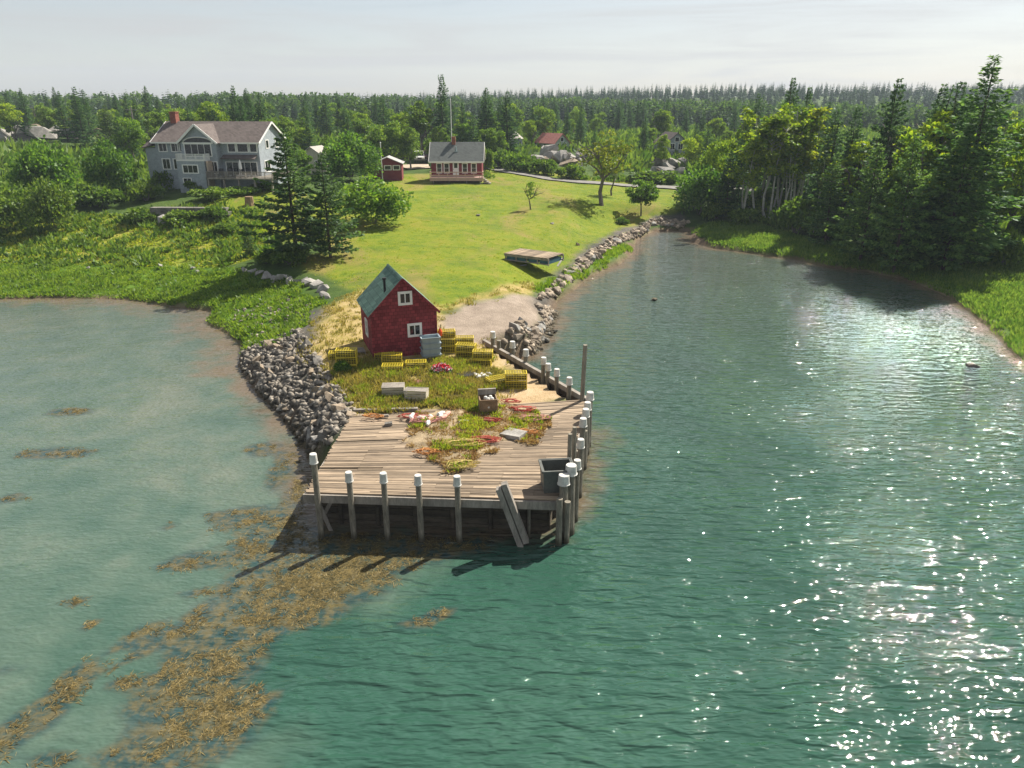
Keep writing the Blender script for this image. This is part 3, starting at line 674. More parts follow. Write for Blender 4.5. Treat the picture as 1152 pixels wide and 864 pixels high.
# --- trees behind the cottages
for a, b, t_, k, wd, l, ti in [
    (500, 178, 84, 'spire', .9, 'tallest spruce behind the red cottage', (.8, .9, 1)), (548, 178, 99, 'spire', 1.25, 'spruce behind the red cottage, second along the row', (.85, .95, 1)),
    (571, 176, 103, 'spire', 1.3, 'dark spruce next to the round roofed hut', (.8, .9, 1)), (474, 180, 106, 'tall_leafy', 1.15, 'thin topped leafy tree left of the tallest spruce', (.95, .95, .85)),
    (455, 178, 122, 'leafy', .9, 'leafy tree behind the small red shed', YG), (525, 178, 135, 'leafy', .9, 'leafy tree behind the red cottage roof', (1, 1.1, .9)), (492, 180, 142, 'leafy', .9, 'leafy tree behind the flagpole', YG),
    (610, 166, 116, 'leafy', .9, 'soft green tree behind the round roofed hut', PALE), (595, 168, 132, 'leafy', .8, 'leafy tree beside the round roofed hut', YG),
    (243, 178, 112, 'leafy', .9, 'bright green tree behind the grey house roof', YG), (215, 176, 118, 'leafy', .9, 'leafy tree behind the chimney end of the grey house', YG), (272, 180, 97, 'spruce', .8, 'dark spruce above the ridge of the grey house', (.8, .9, 1)),
    (288, 180, 106, 'spire', 1.1, 'dark spruce right of the one above the house ridge', (.8, .9, 1)), (300, 182, 104, 'spire', 1.1, 'spruce over the right gable of the grey house', (.8, .9, 1)), (98, 172, 98, 'spruce', .8, 'dark spruce over the rocky ridge', (.8, .9, 1)),
    (128, 176, 118, 'spruce', 1.1, 'grey green conifer between the ridge rocks and the pole', (1.1, 1, 1)), (14, 160, 112, 'leafy', 1., 'bright leafy tree at the left picture edge on the ridge', BRI), (745, 190, 150, 'leafy', .8, 'leafy tree in front of the distant shingled house', YG), (775, 192, 152, 'leafy', 1., 'lime leafy tree beside the distant shingled house', BRI)]:
    tree(k, a, b, t_, l, wide=wd, tint=ti)
def blocked(px, py, x, y):
    if y < 128 and 480 < px < 560: return True
    if y < 140 and px > 560 and px < 800 and y < 128: return True
    return False
k = 0; tries = 0
while k < 335 and tries < 20000:
    tries += 1
    y = 112 + 150 * random.random() ** 1.3; x = random.uniform(-1.05, .74) * y
    px, py = pix(x, y, T(x, y))
    if px < -330 or px > 860 or (px > 400 and y < 132) or (px < 330 and y < 122) or (px > 330 and px <= 400 and y < 118): continue
    if px > 560 and px < 700 and y < 150: continue
    if y < 185 and (566 < px < 594 or 612 < px < 652 or 742 < px < 774): continue
    if (y < 152 and px < 118) or (y < 140 and 590 < px < 780): continue
    con = random.random() < (.38 if y < 180 else .55)
    s = random.uniform(.7, 1.1) * (1 if con else .9) * (.75 if 600 < px < 820 and y < 180 else 1)
    if con: plant(random.choice(['spire', 'spruce']), 'spruce_tree', 'dark spruce among the mixed trees behind the houses', 'tree', x, y, s * .95, s, 'spruces behind the houses', (.85, .95, 1.05))
    else: plant(random.choice(['leafy', 'tall_leafy', 'low_leafy']), 'leafy_tree', 'rounded leafy tree among the mixed trees behind the houses', 'tree', x, y, s * .8, s * .85, 'leafy trees behind the houses', random.choice([YG, (1, 1, 1), PALE, (1.1, 1.15, .9)]))
    k += 1
# --- the far wood
fr = np.random.default_rng(99)
def low_conifer(r, H=10, Rad=2.5):
    nw = 12; C = []; U = []; W = []; L = []; D = []
    for z in H * np.linspace(.12, .97, nw):
        rad = Rad * (1.02 - z / H) ** .85 * r.uniform(.8, 1.15)
        nb = 8; a = r.random() * 6.28 + np.arange(nb) * 6.283 / nb + r.normal(0, .2, nb)
        d = np.stack([np.cos(a), np.sin(a), -.35 + r.normal(0, .15, nb)], 1)
        C.append(np.tile([0, 0, z + .4], (nb, 1))); U.append(unit(d)); W.append(unit(np.stack([-np.sin(a), np.cos(a), r.normal(0, .9, nb)], 1))); L.append(np.full(nb, rad + .15) * r.uniform(.75, 1.2, nb)); D.append(np.full(nb, rad * .62 + .1))
    return kites(np.concatenate(C), np.concatenate(U), np.concatenate(W), np.concatenate(L), np.concatenate(D))[0]
def low_leafy(r, H=8, Rad=2.6):
    m = 150; n = rvec(r, m); n[:, 2] = np.abs(n[:, 2]) * np.where(r.random(m) < .75, 1, -1)
    p = n * np.array([Rad, Rad, H * .42]) * r.uniform(.6, 1.05, (m, 1)) + np.array([0, 0, H * .55]); u = unit(n + rvec(r, m) * .9)
    return kites(p, u, perp(u, r), np.full(m, .95), np.full(m, .8))[0]
FV = {0: [low_conifer(fr) for _ in range(6)], 1: [low_leafy(fr) for _ in range(5)]}
def far_wood(name, n, kind, y0, y1, mat, power, hs):
    out = []
    for _ in range(n):
        y = y0 + (y1 - y0) * fr.random() ** power; x = fr.uniform(-1.0, 1.0) * y
        if kind == 1 and fbm(np.array(x * .012), np.array(y * .012)) < .45: continue
        z = T(x, y); s = fr.uniform(*hs); a = fr.random() * 6.28; ca, sa_ = math.cos(a), math.sin(a)
        v = FV[kind][fr.integers(len(FV[kind]))] * s
        out.append(np.stack([v[:, 0] * ca - v[:, 1] * sa_ + x, v[:, 0] * sa_ + v[:, 1] * ca + y, v[:, 2] + z], 1))
    V = np.concatenate(out); return setting(name, np_mesh(name, V, np.arange(len(V)).reshape(-1, 4)), mat, 'stuff')
far_wood('spruce_forest', 6400, 0, 235, 720, M_far, .75, (.45, 1.05))
M_leaf_far = foliage('far leaves', (.045, .10, .026), (.12, .19, .045), .4, .15)
far_wood('leafy_forest', 3200, 1, 235, 400, M_leaf_far, 1.0, (.6, 1.25))
# ------------------------------------------------------------------ ground cover
def tufts(name, zone, density, hgt, wid, per, mat, keep=None, bend=.5, clump=.35, zoff=0., lim=(-85, 18, 75, 125)):
    P = zone if isinstance(zone, np.ndarray) else zones[zone]
    lo = np.maximum(P.min(0) - 1, lim[:2]); hi = np.minimum(P.max(0) + 1, lim[2:])
    n = int(density * (hi - lo).prod())
    x = rng.uniform(lo[0], hi[0], n); y = rng.uniform(lo[1], hi[1], n)
    nz_ = fbm(x * .8 + 3, y * .8)
    ok = (sdist(P, x, y) + (nz_ - .47) * 2.0 > .0) & (vnoise(x * 1.7, y * 1.7) > clump)
    x, y = x[ok], y[ok]
    d, _ = shore(x, y); ok = d > .15
    px, _ = pix(x, y, 1.0); ok &= (px > -230) & (px < 1250)
    if keep is not None: ok &= keep(x, y)
    x, y = x[ok], y[ok]; z = terrain(x, y) + zoff
    n = len(x); hh = hgt * (.5 + .9 * vnoise(x * .6, y * .6 + 7))
    a = rng.random((n, per)) * 6.283; sp = rng.uniform(.1, bend, (n, per))
    C = np.stack([x[:, None] + np.cos(a) * wid * 1.2, y[:, None] + np.sin(a) * wid * 1.2, np.repeat(z[:, None] - .03, per, 1)], -1).reshape(-1, 3)
    U = unit(np.stack([np.cos(a) * sp, np.sin(a) * sp, np.ones_like(a)], -1).reshape(-1, 3))
    W = perp(U, rng); L = (hh[:, None] * rng.uniform(.6, 1.3, (n, per))).ravel()
    V, F = kites(C, U, W, L, np.full(len(L), wid) * rng.uniform(.7, 1.4, len(L)))
    return setting(name, np_mesh(name, V, F), mat, 'stuff')
M_mead = foliage('meadow leaves', (.15, .24, .02), (.37, .38, .045), .5, .35)
M_dry = foliage('dry grass', (.20, .19, .045), (.42, .33, .10), .35, .6)
tufts('meadow_grass', 'meadow', 16, .26, .13, 5, M_mead, clump=.3, bend=1.8)
tufts('marsh_grass', 'marsh', 42, .24, .07, 5, M_grass, clump=.25, bend=1.3)
tufts('bank_grass', 'bank', 22, .4, .09, 5, M_reed, clump=.15, bend=1.2)
tufts('shore_grass', 'tongue', 40, .3, .07, 5, M_grass, clump=.25)
tufts('dry_grass', 'dry', 22, .22, .045, 4, M_dry, clump=.42)
tufts('lawn_grass', 'lawn', 5, .10, .07, 4, M_mead, clump=.5, bend=1.2)
ROADZ = gpoly([(545,186),(610,197),(700,205),(860,209),(860,223),(700,219),(640,214),(555,203)]); DRIVEZ = gpoly([(440,180),(492,179),(492,202),(440,202)])
OUT1 = gpoly([(594,172),(672,172),(672,199),(594,194)]); OUT2 = gpoly([(728,182),(772,182),(772,203),(728,203)]); OUT3 = gpoly([(-30,150),(112,150),(112,168),(-30,168)])
def off_road(x, y): return ~(inside(ROADZ, x, y) | inside(DRIVEZ, x, y) | inside(OUT1, x, y) | inside(OUT2, x, y) | inside(OUT3, x, y))
forest_px = np.array([(-80., 85.), (-80, 125), (75, 125), (75, 70), (48, 74), (40, 84), (30, 92), (28, 112), (-10, 120), (-38, 118), (-45, 92)])
tufts('undergrowth', forest_px, 3.0, .9, .3, 6, M_shrub, clump=.4, bend=1.4, keep=off_road)

thick = np.array([(-230., 122.), (-230, 300), (230, 300), (230, 120), (60, 128), (26, 134), (-2, 132), (-30, 124), (-60, 118)])
tufts('thicket', thick, .5, 1.9, .75, 7, M_shrub, clump=.3, bend=1.4, keep=off_road, lim=(-230, 110, 230, 300))

tufts('meadow_undergrowth', 'meadow', 5, .62, .24, 7, M_shrub, clump=.56, bend=1.2)
tufts('marsh_weeds', 'marsh', 5, .4, .16, 6, M_shrub, clump=.6, bend=1.2)
# ------------------------------------------------------------------ built things: materials
def shingle(name, c, row=.13, wid=.16, var=.3, rough=.85, spec=.2, gap=.45, slope=False):
    """courses of small shingles, each a little different; local x+y runs along the course, z (or slope) across"""
    g = G(name); o = g.n('TexCoord').outputs['Object']; s = g.n('SeparateXYZ', {0: o}).outputs
    a = g.math('ADD', s[0], s[1]) if not slope else s[0]
    b = s[2]
    v = g.n('CombineXYZ', {0: a, 1: b, 2: 0.}).outputs[0]
    bk = g.n('TexBrick', {'Vector': v, 'Color1': tuple(x * (1 - var) for x in c), 'Color2': tuple(min(1, x * (1 + var)) for x in c), 'Mortar': tuple(x * gap for x in c), 'Scale': 1., 'Mortar Size': .012, 'Mortar Smooth': .3, 'Bias': 0., 'Brick Width': wid, 'Row Height': row})
    n = g.noise(g.pos(obj=True), 1.6, 5, .65)
    cc = g.mix(g.math('MULTIPLY', g.sat(n, .35, .7), .25), bk.outputs[0], tuple(min(1, x * 1.5 + .02) for x in c))
    return g.end(cc, rough, g.bump(bk.outputs[1], -.5, .02), spec)
m_red = shingle('red shingles', (.225, .038, .044), .19, .24, .4, gap=.25)
m_green = shingle('green roof shingles', (.115, .19, .155), .24, .35, .28, .9, .1, .6)
m_white = plain('white paint', (.78, .77, .74), .5, .08, 2, .1)
m_glass = plain('dark window glass', (.015, .018, .02), .08, .2, 1, 0, spec=.6)
m_wood = plain('weathered deck boards', (.24, .185, .13), .9, .45, 1.0, .4, (.3, 3, 3), .42)
m_wood2 = plain('grey weathered timber', (.25, .225, .195), .9, .35, 2.5, .4, (1, 1, .3), .15)
m_pile = plain('green stained pile wood', (.21, .19, .15), .9, .5, 3, .5, (2, 2, .4), tide=True)
m_dark = plain('dark wet timber', (.075, .062, .044), .9, .4, 2, .4, (.4, 1, 2), .3)
m_cap = plain('white plastic bucket', (.56, .55, .51), .5, .25, 5, .05)
m_rust = plain('rust stained planks', (.22, .15, .09), .9, .4, 3, .3)
m_yellow = plain('yellow coated wire', (.58, .46, .04), .45, .2, 4, .05)
m_net = plain('green brown netting', (.06, .065, .025), .9, .4, 6, .5)
m_greyp = plain('blue grey plastic', (.28, .34, .37), .5, .12, 3, .05)
m_greyd = plain('dark grey plastic', (.10, .105, .095), .55, .25, 3, .1)
m_stone = plain('grey stone', (.175, .163, .145), .9, .5, 1.6, .5, tide=True); m_stoneb = plain('brown stone', (.25, .20, .145), .9, .5, 1.6, .5, tide=True); m_stonec = plain('light grey stone', (.25, .24, .22), .9, .4, 1.6, .5, tide=True)
m_stone2 = plain('tan granite', (.27, .225, .175), .9, .4, 1.6, .5, tide=True)
m_stone3 = plain('pale boulder', (.30, .285, .262), .9, .35, 1.2, .5)
m_pink = plain('salmon deck paint', (.50, .33, .28), .7, .15, 2, .1)
m_greyroof = shingle('grey roof shingles', (.115, .125, .12), .2, .3, .18, .9, .1, .8)
m_brown = shingle('brown roof shingles', (.125, .105, .097), .22, .3, .22, .9, .1, .8)
m_cedar = shingle('grey cedar shingles', (.31, .345, .375), .16, .18, .14, .9, .1, .7)
m_brick = shingle('red chimney brick', (.27, .10, .07), .09, .22, .25)
m_black = plain('black iron', (.02, .02, .02), .5, .3, 4, .1)
def lathe(mb, prof, n=16, c=(0, 0, 0)):
    mb.tube([(c[0], c[1], c[2] + z) for _, z in prof], [r for r, _ in prof], n); return mb
def window(parent, p, u, nrm, w, h, nx=2, nz=1, fr=.09, name='window', th=.05):
    """framed window: p lower left corner on the wall plane, u along the wall, nrm outwards"""
    u = Vector(u); k = Vector((0, 0, 1)); nv = Vector(nrm); p = Vector(p)
    f = MB(); q = lambda a, b, c: p + u * a + k * b + nv * c
    def plate(mb, a0, b0, a1, b1, c0, c1):
        vs = [q(a, b, c) for c in (c0, c1) for b in (b0, b1) for a in (a0, a1)]
        mb.add(vs, [(0,2,3,1),(4,5,7,6),(0,1,5,4),(2,6,7,3),(0,4,6,2),(1,3,7,5)])
    plate(f, -fr, -fr, 0, h + fr, .002, th); plate(f, w, -fr, w + fr, h + fr, .002, th); plate(f, 0, -fr, w, 0, .002, th); plate(f, 0, h, w, h + fr, .002, th)
    for i in range(1, nx): plate(f, w * i / nx - .025, 0, w * i / nx + .025, h, .004, th * .8)
    for i in range(1, nz): plate(f, 0, h * i / nz - .02, w, h * i / nz + .02, .006, th * .75)
    o = f.build(name, m_white, parent)
    g_ = MB(); plate(g_, 0, 0, w, h, .0, .012); g_.build('pane', m_glass, o)
    return o
def gable(mb, x0, x1, y0, y1, z0, ze, zr, along='y'):
    """closed gabled body; ridge runs along y or x"""
    if along == 'y':
        xm = (x0 + x1) / 2; P = lambda y: [(x0, y, z0), (x1, y, z0), (x1, y, ze), (xm, y, zr), (x0, y, ze)]; a, b = P(y0), P(y1)
    else:
        ym = (y0 + y1) / 2; P = lambda x: [(x, y0, z0), (x, y1, z0), (x, y1, ze), (x, ym, zr), (x, y0, ze)]; a, b = P(x0), P(x1)
    mb.add(a + b, [(0,1,2,3,4), (9,8,7,6,5)] + [(i, i + 5, (i + 1) % 5 + 5, (i + 1) % 5) for i in range(5)]); return mb
# ------------------------------------------------------------------ red shack
zs = 1.88
sh_ = thing('red_shack', 'small red shingled fishing shack with a green gable roof, standing on the wharf', 'shack', (-7.55, 37.9, zs), R(20))
gable(MB(), 0, 3.55, 0, 3.8, -.4, 2.68, 4.44).build('wall', m_red, sh_)
for s_, x0, x1 in ((-1, -.2, 1.80), (1, 3.75, 1.75)):
    sgn = 1 if s_ < 0 else -1
    z0 = 2.68 - .2 * (1.76 / 1.775) + .03; zr = 4.50
    q = [(x0, -.14, z0), (x1, -.14, zr), (x1, 3.94, zr), (x0, 3.94, z0)]
    if s_ > 0: q = q[::-1]
    rr = MB().slab(q, .09).build('roof', m_green, sh_)
    tb = MB(); tb.bar((x0, -.165, z0 - .07), (1.775, -.165, zr - .06), .03, .13); tb.build('rake_board', m_red, rr)
for x in (.0, 3.55): MB().box(x - .05, -.03, -.3, x + .05, .07, 2.6).build('corner_board', m_red, sh_)
window(sh_, (2.05, 0, 1.28), (1, 0, 0), (0, -1, 0), .55, .52, 2, 1, .13)
window(sh_, (1.62, 0, 3.12), (1, 0, 0), (0, -1, 0), .52, .5, 2, 1, .13)
window(sh_, (0, 2.05, 1.05), (0, -1, 0), (-1, 0, 0), .5, .75, 1, 2, .12)
cm = MB(); cm.tube([(.95, .75, 3.3), (.95, .75, 4.28)], .07, 10); cm.tube([(.95, .75, 4.3), (.95, .75, 4.4)], .11, 10)
for a in (0, 2.1, 4.2): cm.tube([(.95 + .06 * math.cos(a), .75 + .06 * math.sin(a), 4.25), (.95 + .06 * math.cos(a), .75 + .06 * math.sin(a), 4.33)], .01, 4)
cm.build('stovepipe', m_black, sh_)
# ------------------------------------------------------------------ wharf
wh = thing('wharf', 'broad weathered timber wharf deck on dark cribwork at the water edge', 'wharf', (0, 0, 0))
pl = MB(); rd = random.Random(3); n = 74
lv = lambda t, a, b: a + (b - a) * t
i = 0; tt = 0.
while tt < 1.0:
    w_ = 1 / n; t0 = tt; t1 = tt + w_ * .86; tt += w_
    a0, a1, b0, b1 = lv(t0, FL, BL), lv(t1, FL, BL), lv(t0, FR, BR), lv(t1, FR, BR)
    cuts = [0] + sorted(rd.sample([.25, .5, .75] if i % 2 else [.15, .4, .65, .9], 2)) + [1]
    for c0, c1 in zip(cuts[:-1], cuts[1:]):
        e0 = c0 + (.0007 if c0 else -rd.uniform(0, .012)); e1 = c1 - (.0007 if c1 < 1 else -rd.uniform(0, .008)); dz = rd.uniform(-.012, .012)
        if rd.random() < .012: continue
        q = [lv(e0, a0, b0), lv(e1, a0, b0), lv(e1, a1, b1), lv(e0, a1, b1)]
        pl.slab([(p[0], p[1], DECK + dz) for p in q], .055)
    i += 1
pl.build('deck', m_wood, wh)
def beam(name, a, b, z0, z1, th, mat=m_wood2, label=None): 
    mb = MB(); mb.bar((a[0], a[1], (z0 + z1) / 2), (b[0], b[1], (z0 + z1) / 2), th, z1 - z0); return mb.build(name, mat, wh, label)
off = np.array([0, -.06])
beam('edge_beam', FL + off + [-.15, .0], FR + off + [.1, 0], DECK - .38, DECK - .06, .1)
beam('edge_beam', FR + [.06, 0], BR + [.06, 0], DECK - .34, DECK - .06, .1)
beam('edge_beam', FL + [-.06, 0], BL + [-.06, 0], DECK - .34, DECK - .06, .1)
beam('curb_beam', BR + [.0, -.05], DG, DECK - .12, DECK + .14, .2)
bk_ = MB(); 
for k in range(7): bk_.bar((BR[0] + .1, BR[1], -.5 + k * .32), (DG[0] + .1, DG[1] + .05, -.5 + k * .32), .14, .29)
bk_.build('log_bulkhead', m_dark, wh)
cr = MB(); c0, c1 = FL + [.25, .85], FR + [-.3, .85]
for k in range(8): cr.bar((c0[0], c0[1], -.55 + k * .28), (c1[0], c1[1], -.55 + k * .28), .16, .255)
for k in range(6):
    p = c0 + (c1 - c0) * (k + .5) / 6; cr.tube([(p[0], p[1] - .14, -.8), (p[0] + .03, p[1] - .14, 1.6)], .09, 7)
cr.build('crib_wall', m_dark, wh)
cr = MB(); c0, c1 = FR + [-.3, .85], BR + [-.28, .2]
for k in range(8): cr.bar((c0[0], c0[1], -.55 + k * .28), (c1[0], c1[1], -.55 + k * .28), .16, .255)
cr.build('crib_wall', m_dark, wh)
cr = MB(); c0, c1 = FL + [.25, .85], BL + [.3, -1.5]
for k in range(8): cr.bar((c0[0], c0[1], -.55 + k * .28), (c1[0], c1[1], -.55 + k * .28), .16, .255)
cr.build('crib_wall', m_dark, wh)
for (a, b) in (((-7.3, 23.9, .2), (-6.6, 23.9, 1.45)), ((-7.2, 23.75, 1.3), (-6.75, 23.8, -.3))):
    MB().bar(a, b, .06, .14).build('brace', m_wood2, wh)
# ------------------------------------------------------------------ piles with bucket caps
def pile(x, y, ztop, cap, label, rad=.13, lean=(0, 0), group=None, zb=-1.0):
    o = thing('mooring_pile', label, 'pile', (x, y, 0), 0, group)
    m = MB(); zc = ztop - (.1 if cap else 0); m.tube([(lean[0] * (z - zc), lean[1] * (z - zc), z) for z in np.linspace(zb, zc, 5)], [rad * 1.08, rad * 1.05, rad, rad * .97, rad * .95], 10)
    m.build('post', m_pile, o)
    if cap:
        c = MB(); c.tube([(0, 0, ztop - .37), (0, 0, ztop - .34), (0, 0, ztop - .335), (0, 0, ztop - .02), (0, 0, ztop)], [rad * 1.42, rad * 1.42, rad * 1.30, rad * 1.16, rad * 1.08], 14)
        c.build('bucket_cap', m_cap, o)
        if rd.random() < .6:
            a = rd.uniform(3.6, 5.6); MB().box(-.03, -.012, 0, .03, .012, .07)
    return o
fl_front = lambda x: FL[1] + (FR[1] - FL[1]) * (x - FL[0]) / (FR[0] - FL[0])
fr_lab = ['white capped pile at the far left corner of the wharf front', 'white capped pile on the wharf front, next right of the corner one', 'third white capped pile from the left along the wharf front', 'fourth white capped pile from the left along the wharf front', 'white capped pile on the wharf front, nearest the leaning timbers']
for (px, ty), l in zip([(352, 510.5), (392, 531), (431, 532), (470, 534.5), (514, 535.5)], fr_lab):
    y = 23.42; x = at(px, ty, 2.6)[0]
    for _ in range(3):
        y = fl_front(x) - .24; z = height_for(x, y, ty); f = y * math.cos(PITCH) + (CAMH - z) * math.sin(PITCH); x = (px - CX) / FOC * f
    pile(x, y, z, True, l, .11, (rd.uniform(-.01, .01), 0), 'capped piles along the wharf front')
side = [(634.5, 534, 2.62, 1, .17, 'stout white capped pile at the right front corner of the wharf'), (642.6, 523, 2.85, 1, .17, 'white capped pile just behind the stout corner one'),
 (649.6, 517.5, 2.6, 1, .12, 'third white capped pile back along the right side of the wharf'), (653.5, 494, 2.6, 1, .12, 'white capped pile beside the two dark bare posts'), (656.2, 470.5, 2.6, 1, .13, 'white capped pile midway along the right side of the wharf'),
 (659.2, 460, 2.6, 1, .13, 'white capped pile third from the tall mast on the right side'), (661.2, 452.5, 2.6, 1, .13, 'white capped pile second from the tall mast on the right side'), (664, 441, 2.75, 1, .14, 'white capped pile at the foot of the tall bare mast'),
 (641.5, 488, 3.3, 0, .09, 'dark bare post standing behind the grey tub'), (646.5, 480.5, 3.35, 0, .09, 'taller dark bare post behind the grey tub'),
 (640.6, 424.5, 2.65, 1, .12, 'white capped pile on the diagonal edge, closest to the tall mast'), (626.5, 415, 2.6, 1, .12, 'second white capped pile from the mast on the diagonal edge'), (616.8, 409, 2.6, 1, .12, 'third white capped pile from the mast on the diagonal edge'),
 (611.7, 402, 2.85, 1, .12, 'fourth white capped pile from the mast on the diagonal edge'), (591.6, 393, 2.6, 1, .13, 'white capped pile against the tan rocks, fifth from the mast'), (576.5, 384, 2.6, 1, .13, 'white capped pile among the tan rocks beside the gravel'),
 (554.3, 373, 2.7, 1, .13, 'white capped pile at the gravel end of the diagonal edge'), (561.2, 383, 2.35, 0, .13, 'short bare pile at the gravel end of the diagonal edge'), (658.5, 388, 4.55, 0, .11, 'tall dark bare mast pole at the rear right corner of the wharf')]
for px, ty, z, c, r_, l in side:
    p = at(px, ty, z)
    pile(p[0], p[1], z, c, l, r_, (rd.uniform(-.02, .02), rd.uniform(-.02, .02)) if z < 4 else (.02, 0))
for x, y, z, l in ((1.70, 22.86, 1.9, 'bare pile clamped left of the stout corner pile'), (2.0, 23.0, 1.7, 'bare stub pile right of the stout corner pile'), (2.3, 24.9, 1.75, 'bare pile low on the right side of the wharf'), (2.75, 26.9, 1.8, 'bare pile under the two dark posts'), (3.15, 28.8, 1.85, 'bare pile on the right side below the capped row'), (.62, 23.3, 1.45, 'thin crooked prop under the front beam')):
    pile(x, y, z, False, l, .12 if x > 1 else .06, (rd.uniform(-.04, .04), 0))
for (a, b, l) in (((561, 549), (582, 603), 'heavy squared timber leaning out from the wharf front'), ((567, 543.5), (588, 598), 'thinner timber leaning against the heavy leaning one')):
    yb = 22.85 if 'heavy' in l else 22.98; p = at_y(*a, yb); q = at_y(*b, yb)
    lt = MB(); lt.bar((p[0], yb, p[1]), (q[0] + (q[0] - p[0]) * .2, yb - .05, q[1] + (q[1] - p[1]) * .2), .27 if 'heavy' in l else .16, .2)
    tag(lt.build('leaning_timber', m_wood2), l, 'timber')
# ------------------------------------------------------------------ lobster traps
def trap_parts():
    m = MB(); Lx, Ly, Lz = 1.05, .52, .37; t = .016
    for x in np.linspace(0, Lx, 9):
        for y in (0, Ly): m.bar((x, y, 0), (x, y, Lz), t)
        for z in (0, Lz): m.bar((x, 0, z), (x, Ly, z), t)
    for y in np.linspace(0, Ly, 5):
        for x in (0, Lx): m.bar((x, y, 0), (x, y, Lz), t)
        for z in (0, Lz): m.bar((0, y, z), (Lx, y, z), t)
    for z in np.linspace(0, Lz, 5):
        for y in (0, Ly): m.bar((0, y, z), (Lx, y, z), t)
        for x in (0, Lx): m.bar((x, 0, z), (x, Ly, z), t)
    for y in (0, Ly):
        for z in (0, Lz): m.bar((-.02, y, z), (Lx + .02, y, z), .034)
    for x in (0, Lx):
        for z in (0, Lz): m.bar((x, 0, z), (x, Ly, z), .034)
        for y in (0, Ly): m.bar((x, y, 0), (x, y, Lz), .034)
    n_ = MB(); n_.add([(.3, .06, .05), (.75, .06, .05), (.75, .46, .05), (.3, .46, .05), (.45, .2, .3), (.6, .2, .3), (.6, .32, .3), (.45, .32, .3)], [(0,1,2,3),(4,7,6,5),(0,4,5,1),(1,5,6,2),(2,6,7,3),(3,7,4,0)])
    n_.box(.03, .04, .02, 1.02, .48, .24)
    return m, n_
tm, tn = trap_parts()
tr0 = thing('lobster_trap', 'x', 'lobster trap', (0, 0, 0), 0, 'yellow wire lobster traps')
kids = [(tm.build('wire_cage', m_yellow, tr0), []), (tn.build('trap_net', m_net, tr0), [])]
first = True
def trap(px, py, rz, label, lift=0., dx=0., dy=0.):
    global first
    p = ground(px, py); loc = (p[0] + dx, p[1] + dy, p[2] + lift + .015)
    if first:
        tr0.location = loc; tr0.rotation_euler = (0, 0, rz); tr0['label'] = label; first = False; return tr0
    return copy_thing(tr0, kids, loc, rz, label)
H_ = .40
trap(379, 419, .05, 'yellow lobster trap at the bottom of the stack by the stone bank')
trap(379, 419, .08, 'yellow lobster trap second up in the stack by the stone bank', H_)
trap(379, 419, .03, 'yellow lobster trap on top of the stack by the stone bank', 2 * H_)
trap(372, 410, .1, 'yellow lobster trap half hidden behind the stack by the stone bank', .02, -.2, .5)
trap(423, 405, .2, 'yellow lobster trap against the shack front with a blue tarp inside', 0, .0, -.3)
trap(430, 421, .05, 'yellow lobster trap in the grass in front of the blue filled one')
trap(431, 411, .08, 'yellow lobster trap leaning low behind the wooden crates', .25, 0, -.3)
trap(457, 417, .1, 'yellow lobster trap sunk in weeds left of the flowers')
for px, py, lf, rz, l in [(499, 398, 0, .15, 'bottom yellow trap right beside the grey fish crates'), (499, 398, H_, .12, 'middle yellow trap right beside the grey fish crates'), (500, 397, 2 * H_, .2, 'top yellow trap right beside the grey fish crates'),
   (521, 404, 0, -.1, 'bottom yellow trap of the middle heap behind the flowers'), (521, 404, H_, -.15, 'upper yellow trap of the middle heap behind the flowers'), (520, 396, .0, .1, 'yellow trap at the rear of the heap near the gravel'), (520, 396, H_, .05, 'upper yellow trap at the rear of the heap near the gravel'),
   (538, 413, 0, -.12, 'yellow trap at the right end of the heap, on the weeds'), (540, 412, H_, -.05, 'yellow trap on top at the right end of the heap'),
   (577, 438, 0, .0, 'lower yellow trap of the pair alone near the diagonal edge'), (577, 438, H_, .05, 'upper yellow trap of the pair alone near the diagonal edge'), (560, 437, .0, .5, 'orange faded trap sunk in weeds left of the lone pair')]:
    trap(px - 8, py, rz, l, lf)
# ------------------------------------------------------------------ crates, tubs and gear
def put(name, label, cat, px, py, rz=0, z=None, group=None, lift=0):
    p = ground(px, py) if z is None else np.append(at(px, py, z), z)
    return thing(name, label, cat, (p[0], p[1], p[2] + lift), rz, group)
def open_box(mb, w, d, h, t=.03, taper=0.):
    o = [(-w/2 + taper, -d/2 + taper), (w/2 - taper, -d/2 + taper), (w/2 - taper, d/2 - taper), (-w/2 + taper, d/2 - taper)]; O = [(-w/2, -d/2), (w/2, -d/2), (w/2, d/2), (-w/2, d/2)]
    i0 = [(x * (1 - 2 * t / w), y * (1 - 2 * t / d)) for x, y in o]; I = [(x * (1 - 2 * t / w), y * (1 - 2 * t / d)) for x, y in O]
    v = [(*p, 0) for p in o] + [(*p, h) for p in O] + [(*p, h) for p in I] + [(*p, t) for p in i0]
    f = [(3,2,1,0)] + [(a + i, a + (i + 1) % 4, b + (i + 1) % 4, b + i) for a, b in ((0, 4), (4, 8), (8, 12)) for i in range(4)] + [(12,13,14,15)]
    return mb.add(v, f)
b = put('wooden_bin', 'tall brown wooden bin with white floats in its top, on the wharf weeds', 'bin', 549, 469, R(8))
open_box(MB(), .82, .80, .98, .05).build('bin_box', m_rust, b)
MB().box(-.42, .3, .98, .42, .41, 1.25).build('back_board', m_wood2, b)
pb = MB(); pb.tube([(0, -.405, .62), (0, -.42, .62)], .05, 10); pb.build('hole_plug', m_cap, b)
